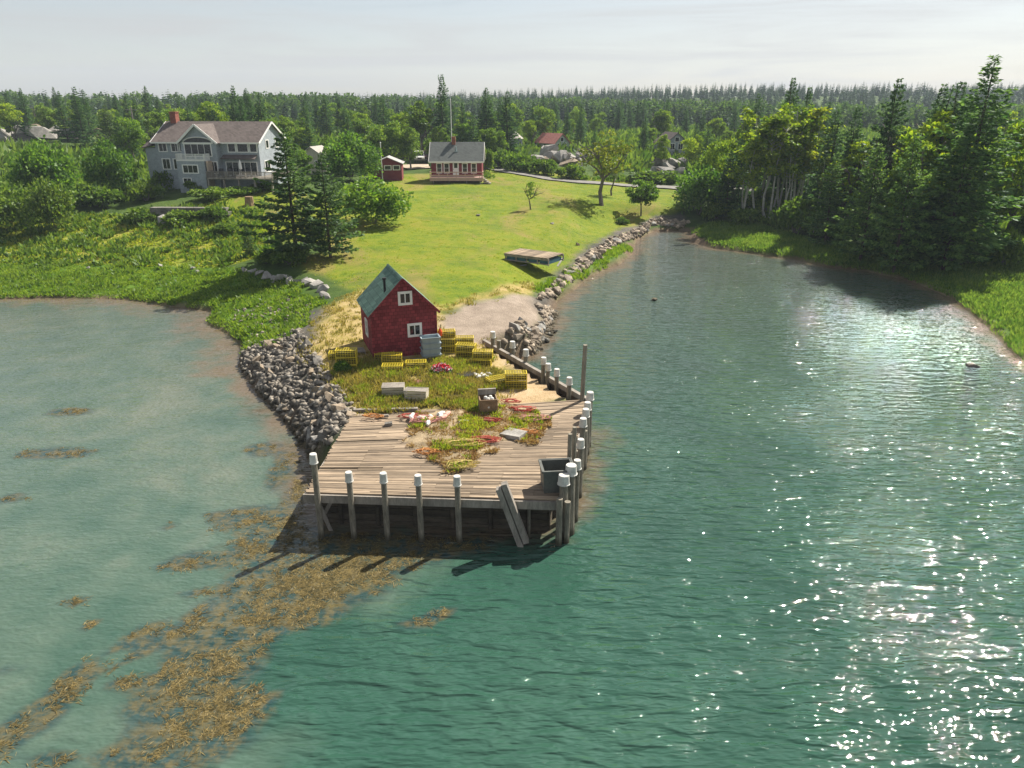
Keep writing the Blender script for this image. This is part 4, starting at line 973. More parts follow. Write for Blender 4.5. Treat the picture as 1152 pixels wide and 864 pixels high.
for dx, dy in ((-.1, 0), (.12, .1), (.02, -.18), (.2, -.15)):
    o = thing('net_float', 'white net float heaped in the tall wooden bin', 'float', (b.location.x + dx, b.location.y + dy, b.location.z + .93), 0, 'white floats in the wooden bin'); lathe(MB(), [(.01, -.1), (.075, -.07), (.1, 0), (.075, .07), (.01, .1)], 10).build('float_body', m_cap, o)
b = put('plastic_tub', 'large dark grey open fish tub at the right front of the wharf deck', 'tub', 626, 548, R(6), DECK)
open_box(MB(), 1.15, .95, .92, .05, .05).build('tub_body', m_greyd, b)
rm = MB()
for a, c in (((-.6, -.5), (.6, -.5)), ((.6, -.5), (.6, .5)), ((.6, .5), (-.6, .5)), ((-.6, .5), (-.6, -.5))): rm.bar((*a, .9), (*c, .9), .05, .07)
rm.build('rim', m_greyd, b)
for (px, py, rz, l) in ((443, 446, R(4), 'long pale wooden lobster crate in the grass, the left one of two'), (469, 451, R(-6), 'pale wooden lobster crate with a broken lid, the right one of two')):
    b = put('wooden_crate', l, 'crate', px, py, rz)
    s = MB()
    for k in range(4):
        z = .04 + k * .13
        for y in (-.32, .32): s.box(-.52, y - .012, z, .52, y + .012, z + .105)
        for x in (-.52, .52): s.box(x - .012, -.3, z, x + .012, .3, z + .105)
    s.build('crate_side', plain('pale crate wood', (.46, .42, .33), .9, .3, 3, .3, (.4, 3, 3), .2), b)
    s = MB()
    for k in range(6 if 'long' in l else 4): s.box(-.54, -.33 + k * .115, .56, .54, -.33 + k * .115 + .1, .58)
    s.build('lid', m_wood2, b)
    s = MB(); s.box(-.5, -.3, .0, .5, .3, .03); s.build('crate_floor', m_wood2, b)
cr0 = None
for k in range(4):
    l = ['bottom', 'second', 'third', 'top'][k] + ' grey plastic fish crate of the stack at the shack corner'
    p = ground(485, 404)
    if cr0 is None:
        cr0 = thing('fish_crate', l, 'fish crate', (p[0], p[1], p[2]), R(18), 'grey fish crates stacked by the shack'); f_ = open_box(MB(), 1.0, .62, .31, .03, .03).build('crate_body', m_greyp, cr0)
        rm = MB(); 
        for a, c in (((-.52, -.33), (.52, -.33)), ((.52, -.33), (.52, .33)), ((.52, .33), (-.52, .33)), ((-.52, .33), (-.52, -.33))): rm.bar((*a, .30), (*c, .30), .04, .045)
        r_ = rm.build('rim', m_greyp, cr0); ck = [(f_, []), (r_, [])]
    else: copy_thing(cr0, ck, (p[0] + rd.uniform(-.02, .02), p[1], p[2] + .325 * k), R(18 + rd.uniform(-3, 3)), l)
blue = plain('blue tarp', (.03, .09, .42), .6, .4, 5, .5)
def lump(r, sx, sy, sz, n=26):
    bm = bmesh.new()
    for v in rvec(r, n): bm.verts.new((v[0] * sx * r.uniform(.8, 1), v[1] * sy * r.uniform(.8, 1), v[2] * sz * r.uniform(.8, 1)))
    bmesh.ops.convex_hull(bm, input=bm.verts)
    for v in [v for v in bm.verts if not v.link_faces]: bm.verts.remove(v)
    me = bpy.data.meshes.new('rock'); bm.to_mesh(me); bm.free(); return me
rr_ = np.random.default_rng(5)
p = ground(437, 404); o = link('tarp_bundle', lump(rr_, .32, .2, .17, 60), blue); o.location = (p[0] - .1, p[1] - .05, p[2] + .2); tag(o, 'crumpled blue tarp stuffed in the trap at the shack front', 'tarp')
p = ground(470, 407); o = link('tarp_bundle', lump(rr_, .5, .16, .12, 60), plain('pale blue sheet', (.35, .45, .55), .6, .3, 6, .4)); o.location = (p[0], p[1], p[2] + .06); tag(o, 'pale blue bundle lying between shack and grey crates', 'tarp')
# flowers
fm = []
p = ground(497, 421); o = thing('flower_bed', 'red pink and white flowers in a round clump before the shack', 'flowers', tuple(p))
def petals(n, seed, R_, zc, sz):
    r = np.random.default_rng(seed); a = r.random(n) * 6.28; q = r.random(n) ** .5 * R_; C = np.stack([np.cos(a) * q, np.sin(a) * q * .7, zc * np.sqrt(1 - (q / R_) ** 2 * .8) + r.normal(0, .03, n)], 1); u = rvec(r, n)
    return np_mesh('blossom', *kites(C, u, perp(u, r), np.full(n, sz), np.full(n, sz)))
for nm, c_, s_, n_, z_ in (('leaf_clump', None, 1, 420, .34), ('blossom', (.62, .02, .04), 2, 150, .5), ('blossom', (.75, .22, .36), 3, 110, .47), ('blossom', (.8, .76, .74), 4, 110, .49)):
    link(nm, petals(n_, s_, .55, z_, .12 if c_ else .17), M_shrub if c_ is None else plain('petal %d' % s_, c_, .7, .2), o)
b = put('rubber_tray', 'black oval rubber tray lying in the weeds beyond the flowers', 'tray', 524, 424, .3)
lathe(MB(), [(.34, 0), (.42, .05), (.45, .17), (.40, .18), (.36, .06), (.05, .05)], 18).build('tray_body', m_black, b)
for k in range(7):
    p = ground(534 + k * 2.6, 423 + (k % 3) * 1.6); o = thing('buoy', 'white foam buoy in the loose row beside the black tray', 'buoy', (p[0], p[1], p[2] + .08), rd.random() * 6, 'white buoys beside the black tray')
    m = MB(); m.tube([(-.2, 0, 0), (-.12, 0, 0), (.08, 0, 0), (.2, 0, 0)], [.03, .09, .09, .03], 10); m.build('buoy_body', m_cap, o)
coral = plain('faded pink foam', (.62, .34, .28), .7, .25, 4, .2)
for k in range(11):
    px, py = 462 + rd.uniform(0, 42), 466 + rd.uniform(0, 11)
    q = at(px, py, DECK + .1); o = thing('buoy', 'faded pink and white foam buoy in the heap on the deck edge of the weeds', 'buoy', (q[0], q[1], DECK + .12), rd.random() * 6, 'faded buoys heaped on the wharf deck')
    m = MB(); m.tube([(-.24, 0, 0), (-.14, 0, 0), (.1, 0, .02), (.24, 0, .03)], [.03, .11, .11, .04], 10); m.build('buoy_body', m_cap if k % 3 else coral, o)
# red gas can post by crates
b = put('marker_buoy', 'orange red marker buoy on a stick beside the grey fish crates', 'buoy', 496, 398)
MB().tube([(0, 0, 0), (.03, 0, 1.7)], .02, 6).build('stick', m_wood2, b); lathe(MB(), [(.02, 1.0), (.1, 1.05), (.12, 1.3), (.03, 1.5)], 12).build('buoy_body', plain('orange red plastic', (.75, .09, .02), .5, .15), b)
# slab and boards on the deck
for px, py, w_, d_, h_, rz, l, mt in ((578, 489, 1.0, .75, .16, -.6, 'pale square concrete slab lying on the deck weeds', m_stone3), (430, 468, .6, .12, .1, .05, 'short grey board end on the deck back edge', m_wood2), (437, 477, .35, .2, .12, .2, 'small grey block on the left part of the deck', m_stone), (522, 474, .45, .2, .1, 0, 'small white board on the weeds left of the brown bin', m_cap)):
    q = at(px, py, DECK + .08); m = MB(); m.add([(-w_/2, -d_/2, 0), (w_/2, -d_/2 * .8, 0), (w_/2, d_/2, 0), (-w_/2 * .9, d_/2, 0), (-w_/2 * .96, -d_/2 * .92, h_), (w_/2 * .95, -d_/2 * .75, h_), (w_/2 * .95, d_/2 * .93, h_), (-w_/2 * .86, d_/2 * .95, h_)], [(3,2,1,0),(4,5,6,7),(0,1,5,4),(1,2,6,5),(2,3,7,6),(3,0,4,7)])
    o = m.build('concrete_slab' if 'slab' in l else ('stone_block' if mt is m_stone else 'loose_board'), mt); o.location = (q[0], q[1], DECK + .03); o.rotation_euler = (R(3), R(-4), rz); tag(o, l, 'slab' if 'slab' in l else 'board')
ln_ = MB(); a, b_ = at(398, 463, DECK), at(470, 462, DECK); ln_.bar((a[0], a[1], DECK + .05), (b_[0], b_[1], DECK + .08), .18, .14); tag(ln_.build('loose_timber', m_wood2), 'long grey timber lying along the back edge of the deck', 'timber')
p = ground(405, 400); o = thing('pallet', 'grey wooden pallet leaning on the left shack wall', 'pallet', (p[0] - .35, p[1] + .35, p[2]), R(20)); m = MB()
for k in range(6): m.box(-.55, -.4 + k * .15, .12, .55, -.4 + k * .15 + .11, .14)
m.build('slat', m_wood2, o); m = MB()
for x in (-.5, 0, .45): m.box(x, -.42, 0, x + .08, .48, .118)
m.build('runner', m_wood2, o)
# ropes
def rope(px, py, r_, turns, c_, label, z=None, squash=.6):
    q = at(px, py, z) if z else ground(px, py)[:2]; zz = (z or T(*q)); r = np.random.default_rng(int(px * 7 + py)); pts = []; a = 0; x = y = 0
    for k in range(turns * 9):
        a += r.uniform(.4, 1.0); rad = r_ * r.uniform(.25, 1.); pts.append((rad * math.cos(a) * 1.3, rad * math.sin(a) * squash, .05 + .06 * r.random()))
    m = MB(); m.tube(pts, .016, 5); o = m.build('rope', c_); o.location = (q[0], q[1], zz + .03)
    tag(o, label, 'rope')
rope_r = plain('red rope', (.40, .085, .06), .8, .25); rope_o = plain('orange rope', (.48, .22, .07), .8, .25); rope_y = plain('yellow rope', (.48, .38, .13), .8, .25); rope_p = plain('faded pink rope', (.52, .26, .22), .8, .2)
for px, py, r_, t_, c_, l in ((420, 470, .45, 5, rope_o, 'tangled orange rope on the left back part of the deck'), (478, 474, .8, 8, rope_p, 'faded pink rope tangle round the buoy heap'), (460, 470, .5, 5, rope_r, 'red rope coil left of the buoy heap'), (588, 462, .6, 7, rope_r, 'red rope tangle on bare planks right of the bin'), (600, 472, .7, 6, rope_p, 'pink rope trailing across the planks right of the slab'),
   (553, 474, .4, 5, rope_r, 'bright red rope at the foot of the brown bin'), (545, 497, .6, 6, rope_r, 'red rope loops in the weeds before the slab'), (520, 500, .8, 7, rope_y, 'yellow rope tangle in the middle of the deck weeds'), (480, 510, .5, 6, rope_o, 'orange yellow rope at the front left of the deck weeds'), (520, 525, .7, 7, rope_y, 'pale yellow rope at the front tip of the deck weeds'), (590, 488, .5, 5, rope_o, 'orange rope right of the concrete slab'), (575, 453, .45, 5, rope_r, 'dark red rope by the back of the planks')):
    rope(px, py, r_, t_, c_, l, DECK + .06)
rope(505, 428, .35, 4, rope_r, 'small red rope in the grass before the flowers'); rope(465, 432, .4, 4, rope_p, 'pink rope in the grass behind the wooden crates')
# soil and weeds on the deck
soil_px = [(452, 474), (470, 462), (520, 455), (560, 452), (592, 458), (622, 476), (610, 492), (575, 500), (548, 512), (530, 534), (505, 534), (492, 518), (462, 505), (455, 488)]
SP = np.array([at(a, b_, DECK) for a, b_ in soil_px])
sx = np.arange(SP[:, 0].min(), SP[:, 0].max(), .1); sy = np.arange(SP[:, 1].min(), SP[:, 1].max(), .1); SX, SY = np.meshgrid(sx, sy)
ds = sdist(SP, SX, SY) + (fbm(SX * 1.3, SY * 1.3) - .52) * 2.4
SZ = DECK + .012 + np.clip(ds, -.2, .8) * .10 + (fbm(SX * 4, SY * 4) - .47) * .06
idx = np.arange(SX.size).reshape(SX.shape); qd = np.stack([idx[:-1, :-1], idx[:-1, 1:], idx[1:, 1:], idx[1:, :-1]], -1).reshape(-1, 4)
keepq = (ds.ravel()[qd] > -.1).all(1)
m_soil = plain('littered soil', (.20, .15, .085), .95, .5, 2.5, .6, c2=(.40, .31, .19))
setting('soil', np_mesh('soil', np.stack([SX, SY, SZ], -1).reshape(-1, 3), qd[keepq]), m_soil, 'stuff')
def scatter_on(name, P, n, hgt, wid, per, mat, zf, thr, bend=.9):
    x = rng.uniform(P[:, 0].min(), P[:, 0].max(), n); y = rng.uniform(P[:, 1].min(), P[:, 1].max(), n)
    ok = (sdist(P, x, y) + (fbm(x * 1.3, y * 1.3) - .52) * 2.4 > .05) & (fbm(x * 1.1 + 30, y * 1.1) * .7 + vnoise(x * 4, y * 4) * .3 > thr); x, y = x[ok], y[ok]; n = len(x)
    a = rng.random((n, per)) * 6.283; sp = rng.uniform(.2, bend, (n, per)); z = np.broadcast_to(zf(x, y), x.shape)
    C = np.stack([x[:, None] + np.cos(a) * wid, y[:, None] + np.sin(a) * wid, np.repeat(z[:, None], per, 1)], -1).reshape(-1, 3); U = unit(np.stack([np.cos(a) * sp, np.sin(a) * sp, np.ones_like(a)], -1).reshape(-1, 3))
    L = hgt * rng.uniform(.5, 1.3, n * per); V, F = kites(C, U, perp(U, rng), L, np.full(n * per, wid) * rng.uniform(.7, 1.3, n * per)); setting(name, np_mesh(name, V, F), mat, 'stuff')
M_straw = foliage('straw litter', (.24, .13, .05), (.46, .32, .15), .3, 1.5)
scatter_on('deck_weeds', SP, 6500, .20, .05, 5, M_mead, lambda x, y: DECK + .05 + 0 * x, .55)
scatter_on('deck_straw', SP, 12000, .15, .04, 4, M_straw, lambda x, y: DECK + .04 + 0 * x, .40, 2.5)
fillP = gpoly([(372, 425), (400, 402), (430, 408), (480, 408), (500, 402), (545, 402), (572, 425), (568, 440), (545, 452), (520, 470), (470, 460), (430, 466), (395, 455)])
scatter_on('wharf_weeds', fillP, 7500, .32, .06, 6, M_mead, lambda x, y: terrain(x, y) - .02, .53)
scatter_on('wharf_dry_grass', fillP, 9000, .3, .05, 5, M_dry, lambda x, y: terrain(x, y) - .02, .35)
# ------------------------------------------------------------------ floating weed mats
C = []
for (cx, cy), (rx, ry), (px, py, _, _) in zip(bw_c, bw_r, blobs):
    n = int(rx * ry * 210); q = np.sqrt(rng.random(n)) * 1.55; a = rng.random(n) * 6.283
    x = cx + rx * q * np.cos(a); y = cy + ry * q * np.sin(a)
    big_ = fbm(x * .8 + 5, y * .8, 3); fine = fbm(x * 3.1, y * 3.1 + 8, 3); speck = vnoise(x * 9, y * 9)
    f_ = big_ * .45 + fine * .45 + speck * .14 - .405 - .24 * np.maximum(q - .4, 0)
    ok = rng.random(n) < 1 / (1 + np.exp(-f_ / .028)) * .85 + .012; C.append(np.stack([x[ok], y[ok]], 1))
C = np.concatenate(C); d, _ = shore(C[:, 0], C[:, 1]); C = C[(d < .2) & ~inside(DK, C[:, 0], C[:, 1])]
NS = 18                                                        # strands to a plant, drawn out by the ebb
n = len(C) * NS; cen = np.repeat(C, NS, 0); sz_ = np.repeat(rng.uniform(.6, 1.5, len(C)), NS); a0 = np.repeat(rng.normal(.5, .9, len(C)), NS)
a = a0 + rng.normal(0, .9, n); off_ = rng.normal(0, .075, (n, 2)) * sz_[:, None]
U = unit(np.stack([np.cos(a), np.sin(a), rng.normal(0, .04, n)], 1)); W = unit(np.cross(U, np.stack([rng.normal(0, .25, n), rng.normal(0, .25, n), np.ones(n)], 1)))
P3 = np.column_stack([cen + off_, rng.uniform(.004, .022, n)])
M_weed = foliage('rockweed', (.075, .062, .024), (.27, .205, .080), .25, 2.2)
V, F = kites(P3, U, W, rng.uniform(.06, .22, n) * sz_, rng.uniform(.010, .028, n)); setting('seaweed', np_mesh('seaweed', V, F), M_weed, 'stuff')
print('seaweed', n)
# ------------------------------------------------------------------ rocks
def rock_mesh(seed, flat=.65):
    r = np.random.default_rng(seed); me = lump(r, 1., r.uniform(.6, .9), r.uniform(.4, flat), 15); return me
RK = [rock_mesh(100 + i) for i in range(10)]; RK2 = [rock_mesh(200 + i) for i in range(10)]; RK3 = [rock_mesh(300 + i, .8) for i in range(8)]
for L_, ms in ((RK, [m_stone, m_stoneb, m_stonec, m_stone, m_stoneb]), (RK2, [m_stone2, m_stonec, m_stone2, m_stoneb]), (RK3, [m_stone3])):
    for i, me in enumerate(L_): me.materials.append(ms[i % len(ms)])
def rock(meshes, x, y, s, label, group=None, z=None, tilt=.5, sink=.25):
    me = meshes[rd.randrange(len(meshes))]; o = link('rock', me); zz = T(x, y) if z is None else z
    o.location = (x, y, zz + s * (.5 - sink) * .6); o.scale = (s * rd.uniform(.8, 1.2), s * rd.uniform(.8, 1.2), s * rd.uniform(.8, 1.2)); o.rotation_euler = (rd.gauss(0, tilt), rd.gauss(0, tilt), rd.random() * 6.28)
    return tag(o, label, 'rock', group)
def bank(P, n, lo, hi, meshes, label, group, pw=2.2):
    k = 0; lo_, hi_ = P.min(0), P.max(0); tries = 0
    while k < n and tries < n * 60:
        tries += 1
        x, y = rd.uniform(lo_[0], hi_[0]), rd.uniform(lo_[1], hi_[1])
        if not inside(P, np.array([x]), np.array([y]))[0] or inside(DK, np.array([x]), np.array([y]))[0]: continue
        rock(meshes, x, y, lo + (hi - lo) * rd.random() ** pw, label, group); k += 1
PA = gpoly([(274, 395), (305, 385), (338, 372), (350, 392), (385, 440), (402, 464), (372, 500), (352, 512), (318, 478), (272, 418)])
PB1 = gpoly([(565, 398), (598, 372), (610, 362), (606, 345), (632, 352), (622, 372), (603, 402), (590, 402)])
PB2 = gpoly([(600, 338), (640, 302), (690, 268), (735, 246), (775, 250), (770, 258), (735, 254), (690, 278), (650, 310), (618, 336)])
bank(PA, 90, .15, .55, RK, 'dark grey angular stone in the loose bank left of the wharf', 'stones in the bank left of the wharf')
bank(PB1, 62, .28, .65, RK2, 'tan broken rock in the embankment between gravel and water', 'tan rocks in the embankment by the gravel', 1.4)
bank(PB2, 62, .35, .85, RK2, 'tan rock in the line along the lawn edge above the inlet', 'rocks lining the lawn edge above the inlet', 1.6)
def rubble(name, P, n, lo, hi, mat, meshes):
    src = []
    for me in meshes:
        v = np.array([q.co for q in me.vertices]); me.calc_loop_triangles(); f = np.array([t_.vertices[:] for t_ in me.loop_triangles]); src.append((v, f))
    Vs = []; Fs = []; b = 0; k = 0; l0, h0 = P.min(0), P.max(0)
    while k < n:
        x, y = rng.uniform(l0[0], h0[0]), rng.uniform(l0[1], h0[1])
        if not inside(P, np.array([x]), np.array([y]))[0] or inside(DK, np.array([x]), np.array([y]))[0]: continue
        v, f = src[rng.integers(len(src))]; s = rng.uniform(lo, hi); q = np.array(Matrix.Rotation(rng.random() * 6.28, 3, rvec(rng, 1)[0]))
        w_ = (v * s) @ q.T + [x, y, T(x, y) + s * .2]; Vs.append(w_); Fs.append(f + b); b += len(v); k += 1
    V = np.concatenate(Vs); F = np.concatenate(Fs); setting(name, np_mesh(name, V, F, 3), mat, 'stuff')
m_stone_i = plain('mixed grey stones', (.20, .178, .148), .9, .45, 1.6, .5, island=.55, tide=True); m_stone2_i = plain('mixed tan stones', (.25, .205, .155), .9, .4, 1.6, .5, island=.5, tide=True)
rubble('bank_rubble', PA, 1150, .07, .3, m_stone_i, RK); rubble('embankment_rubble', np.concatenate([PB1]), 420, .1, .4, m_stone2_i, RK2); rubble('lawn_edge_rubble', PB2, 520, .12, .5, m_stone2_i, RK2)
for px, py, s, l in ((1094, 412, .55, 'dark rock awash off the right bank'), (624, 374, .32, 'small brown rock in the water off the embankment'), (736, 338, .3, 'low dark rock awash in the middle of the inlet'), (339, 502, .38, 'rounded boulder at the foot of the bank beside the wharf'), (356, 494, .36, 'brown boulder against the wharf left edge')):
    q = at(px, py, 0); rock(RK if s != .36 else RK2, q[0], q[1], s, l, None, .08 if py < 480 else None, .2, .4)
for i, (px, py) in enumerate([(275, 305), (284, 307), (292, 309), (300, 313), (310, 317), (318, 315), (326, 318), (335, 318), (343, 317), (350, 320), (357, 323), (363, 328), (365, 335), (222, 307), (217, 303), (100, 303), (165, 297), (180, 300)]):
    p = ground(px, py); rock(RK3, p[0], p[1], rd.uniform(.45, .85) if i < 13 else .4, 'pale squared boulder in the row between marsh and lawn' if i < 13 else 'pale stone showing in the marsh grass', 'pale boulders between marsh and lawn' if i < 13 else 'pale stones in the marsh', None, .3)
for px, py, l in ((538, 243, 'small dark stone on the lawn below the sapling'), (621, 252, 'dark stone in the lawn right of the sapling'), (650, 276, 'dark stone at the lawn edge above the raft'), (185, 252, 'pale rock below the old stone wall')):
    p = ground(px, py); rock(RK if 'dark' in l else RK3, p[0], p[1], .35 if 'dark' in l else 1.0, l)
def outcrop(pts, lo, hi, label, group):
    for px, py, zz in pts:
        p = ground(px, py); f = 1; rock(RK3 if rd.random() < .6 else RK, p[0], p[1], rd.uniform(lo, hi), label, group, p[2] + zz, .4)
outcrop([(600 + i * 3.3 + rd.uniform(-3, 3), 183 + rd.uniform(-6, 4), rd.uniform(-.2, .8)) for i in range(22)], 1.2, 2.5, 'grey boulder in the outcrop across the road behind the cottage', 'boulders in the outcrop across the road')
outcrop([(735 + i * 2.5 + rd.uniform(-2, 2), 192 + rd.uniform(-7, 5), rd.uniform(-.2, .7)) for i in range(13)], 1.1, 2.2, 'grey boulder in the small outcrop near the rusty green tree', 'boulders in the small outcrop')
outcrop([(2 + i * 5.6 + rd.uniform(-4, 4), 157 + rd.uniform(-4, 3), rd.uniform(-.2, 1.2)) for i in range(20)], 1.6, 3.2, 'pale boulder on the rocky ridge behind the round tree', 'boulders on the rocky ridge')
outcrop([(162 + i * 3, 170, rd.uniform(.5, 2)) for i in range(4)], 1.2, 2.0, 'pale boulder beside the utility pole', 'boulders beside the utility pole')
# ------------------------------------------------------------------ big grey house
p = ground(230, 206); hz = 4.9
ho = thing('grey_house', 'large grey shingled house with brown roof, white trim and a raised deck', 'house', (-45.3, 97.4, 6.6), R(-7))
ho.scale = (.97, .97, .78)
W_, D_, E_, RZ = 14.2, 8.0, 5.4, 8.15
gable(MB(), 0, W_, 0, D_, -3.0, E_, RZ, 'x').build('wall', m_cedar, ho)
def roof_x(parent, x0, x1, y0, y1, ze, zr, mat, ov=.45, name='roof', th=.14):
    ym = (y0 + y1) / 2; k = (zr - ze) / (ym - y0); e = ze - k * ov; out = []
    out.append(MB().slab([(x0 - .3, y0 - ov, e + .1), (x1 + .3, y0 - ov, e + .1), (x1 + .3, ym, zr + .1), (x0 - .3, ym, zr + .1)], th).build(name, mat, parent))
    out.append(MB().slab([(x1 + .3, y1 + ov, e + .1), (x0 - .3, y1 + ov, e + .1), (x0 - .3, ym, zr + .1), (x1 + .3, ym, zr + .1)], th).build(name, mat, parent))
    for x in (x0 - .34, x1 + .34):
        m = MB(); m.bar((x, y0 - ov, e - .02), (x, ym, zr - .02), .06, .26); m.bar((x, y1 + ov, e - .02), (x, ym, zr - .02), .06, .26); m.build('rake_board', m_white, out[0])
    m = MB(); m.bar((x0 - .3, y0 - ov - .03, e - .02), (x1 + .3, y0 - ov - .03, e - .02), .06, .22); m.build('eave_board', m_white, out[0]); return out
rf = roof_x(ho, 0, W_, 0, D_, E_, RZ, m_brown)
# lower hipped skirt at the left end
MB().slab([(-1.7, -.4, 4.3), (-.32, -.4, 4.7), (-.32, D_ * .5, 7.9), (-1.7, D_ * .5, 4.6)][::1], .12).build('side_roof', m_brown, ho)
MB().box(-1.5, .1, -3, -.01, D_ * .5, 4.25).build('side_wall', m_cedar, ho)
c_ = MB(); c_.box(.6, 3.5, 7.4, 1.4, 4.4, 9.6); c_.box(.52, 3.42, 9.6, 1.48, 4.48, 9.75); c_.build('chimney', m_brick, ho)
# cross gable
gb = MB(); gable(gb, 4.2, 9.0, -1.1, 3.0, -3.0, E_ - .1, 7.75, 'y'); gb.build('gable_wall', m_cedar, ho)
for q in ([(3.85, -1.45, 5.1), (6.6, -1.45, 7.95), (6.6, 3.6, 7.95), (3.85, 1.2, 5.1)], [(6.6, -1.45, 7.95), (9.35, -1.45, 5.1), (9.35, 1.2, 5.1), (6.6, 3.6, 7.95)]):
    r_ = MB().slab(q, .14).build('gable_roof', m_brown, ho); a, b_ = (q[0], q[1]) if q[0][0] < 5 else (q[1], q[0])
    MB().bar((a[0], -1.49, a[2] - .1), (b_[0], -1.49, b_[2] - .1), .07, .28).build('rake_board', m_white, r_)
ar = MB(); pts = [(6.6 + 2.0 * math.cos(t_), 5.15 + .85 * math.sin(t_)) for t_ in np.linspace(0, math.pi, 13)]
ar.add([(x, -1.14, z) for x, z in pts] + [(x, -1.101, z) for x, z in pts], [tuple(range(13)), tuple(range(25, 12, -1))] + [(i, (i + 1) % 13, (i + 1) % 13 + 13, i + 13) for i in range(13)])
ao = ar.build('arch_window', m_glass, ho); tr_ = MB(); tr_.tube([(x, -1.16, z) for x, z in pts], .09, 6); tr_.bar((4.5, -1.17, 5.1), (8.7, -1.17, 5.1), .08, .2); tr_.build('arch_trim', m_white, ao)
F_ = ((1, 0, 0), (0, -1, 0))
for x in (.55, 2.3): window(ho, (x, 0, 3.75), *F_, 1.0, 1.15, 2, 1, .13)
window(ho, (3.2 + .0, 0, 3.75), *F_, .75, 1.15, 1, 1, .13)
for x in (.75, 2.3): window(ho, (x, 0, 1.0), *F_, .95, 1.5, 2, 1, .13)
window(ho, (4.75, -1.1, 3.15), *F_, 3.5, 1.75, 4, 1, .13)
for x, w__ in ((10.1, .9), (11.35, 1.35), (13.05, .85)): window(ho, (x, 0, 3.75), *F_, w__, 1.25, 1, 1, .14)
window(ho, (5.0, -1.1, .85), *F_, 1.9, 1.15, 3, 1, .15); window(ho, (8.0, -1.1, .55), *F_, .8, 1.65, 2, 1, .12)
window(ho, (9.55, -.0, .15), *F_, 4.1, 1.95, 5, 1, .13, 'patio_door')
S_ = ((0, 1, 0), (1, 0, 0))
window(ho, (W_, 1.3, .55), *S_, 1.5, 1.6, 2, 1, .15); window(ho, (W_, 2.2, 4.2), *S_, .75, 1.15, 1, 1, .12); window(ho, (W_, 5.2, 4.2), *S_, .75, 1.15, 1, 1, .12); window(ho, (W_, 5.2, .9), *S_, 1.1, 1.2, 2, 1, .12)
MB().slab([(9.3, -1.0, 2.75), (13.9, -1.0, 2.75), (13.9, -.01, 3.3), (9.3, -.01, 3.3)], .12).build('porch_roof', m_brown, ho)
m = MB(); m.box(4.15, -2.6, 2.45, 8.0, -1.11, 2.62); m.build('balcony_floor', m_white, ho)
m = MB(); m.box(4.15, -2.6, -3, 7.9, -1.12, 2.44); m.build('bay_wall', m_cedar, ho)
window(ho, (5.0, -2.6, .7), *F_, 1.9, 1.1, 3, 1, .15); window(ho, (4.8, -2.6, -.75), *F_, 1.0, .55, 2, 1, .1)
def railing(parent, path, z0, h, mat, gap=.16, name='railing'):
    m = MB()
    for a, b_ in zip(path[:-1], path[1:]):
        m.bar((*a, z0 + h), (*b_, z0 + h), .09, .07); m.bar((*a, z0 + .12), (*b_, z0 + .12), .05, .05); L_ = math.dist(a, b_); n_ = max(2, int(L_ / gap))
        for i in range(n_ + 1): m.bar((a[0] + (b_[0] - a[0]) * i / n_, a[1] + (b_[1] - a[1]) * i / n_, z0), (a[0] + (b_[0] - a[0]) * i / n_, a[1] + (b_[1] - a[1]) * i / n_, z0 + h), .05 if i % 8 else .1)
    return m.build(name, mat, parent)
railing(ho, [(4.2, -1.2), (4.2, -2.55), (7.95, -2.55), (7.95, -1.2)], 2.62, .9, m_white)
m = MB(); m.box(8.2, -3.0, -.22, W_ + 2.8, -.01, -.02); m.box(W_ + .01, -.01, -.22, W_ + 2.8, 5.5, -.02); m.build('deck', m_wood2, ho)
railing(ho, [(8.25, -1.2), (8.25, -2.95), (W_ + 2.75, -2.95), (W_ + 2.75, 5.4)], -.02, .95, m_wood2)
for x in (8.3, 10.4, 12.4, 14.5, 16.8):
    m = MB(); m.bar((x, -2.85, -3.2), (x, -2.85, -.22), .2); m.build('deck_post', m_wood2, ho)
m = MB(); m.box(8.05, -2.4, -3, 8.2, -1.1, 2.4); m.build('corner_wall', plain('boards coloured as sunlit', (.45, .36, .27), .9, .2), ho)  # right-facing side: sunlight is put into the tan colour
zt = thing('parasol', 'closed white parasol standing on the deck of the grey house', 'parasol', tuple(ho.matrix_world @ Vector((0, 0, 0))))
bpy.context.view_layer.update(); mw = ho.matrix_world
zt.location = mw @ Vector((12.2, -1.6, -.02)); lathe(MB(), [(.03, 0), (.03, .9), (.2, 1.0), (.16, 1.6), (.03, 2.1)], 10).build('canopy', m_white, zt); lathe(MB(), [(.3, 0), (.3, .06), (.05, .1)], 12).build('base', m_black, zt)
for dx in (9.6, 10.9, 13.3):
    o = thing('deck_chair', 'dark deck chair behind the railing of the grey house deck', 'chair', mw @ Vector((dx, -1.9, -.02)), .2, 'deck chairs at the grey house'); m = MB(); m.box(-.3, -.3, .38, .3, .3, .44); m.build('seat', m_black, o); m = MB(); m.slab([(-.3, .25, .44), (.3, .25, .44), (.3, .45, 1.0), (-.3, .45, 1.0)], .05); m.build('backrest', m_black, o); m = MB()
    for x in (-.27, .27):
        for y in (-.27, .27): m.bar((x, y, 0), (x, y, .4), .05)
    m.build('leg_frame', m_black, o)
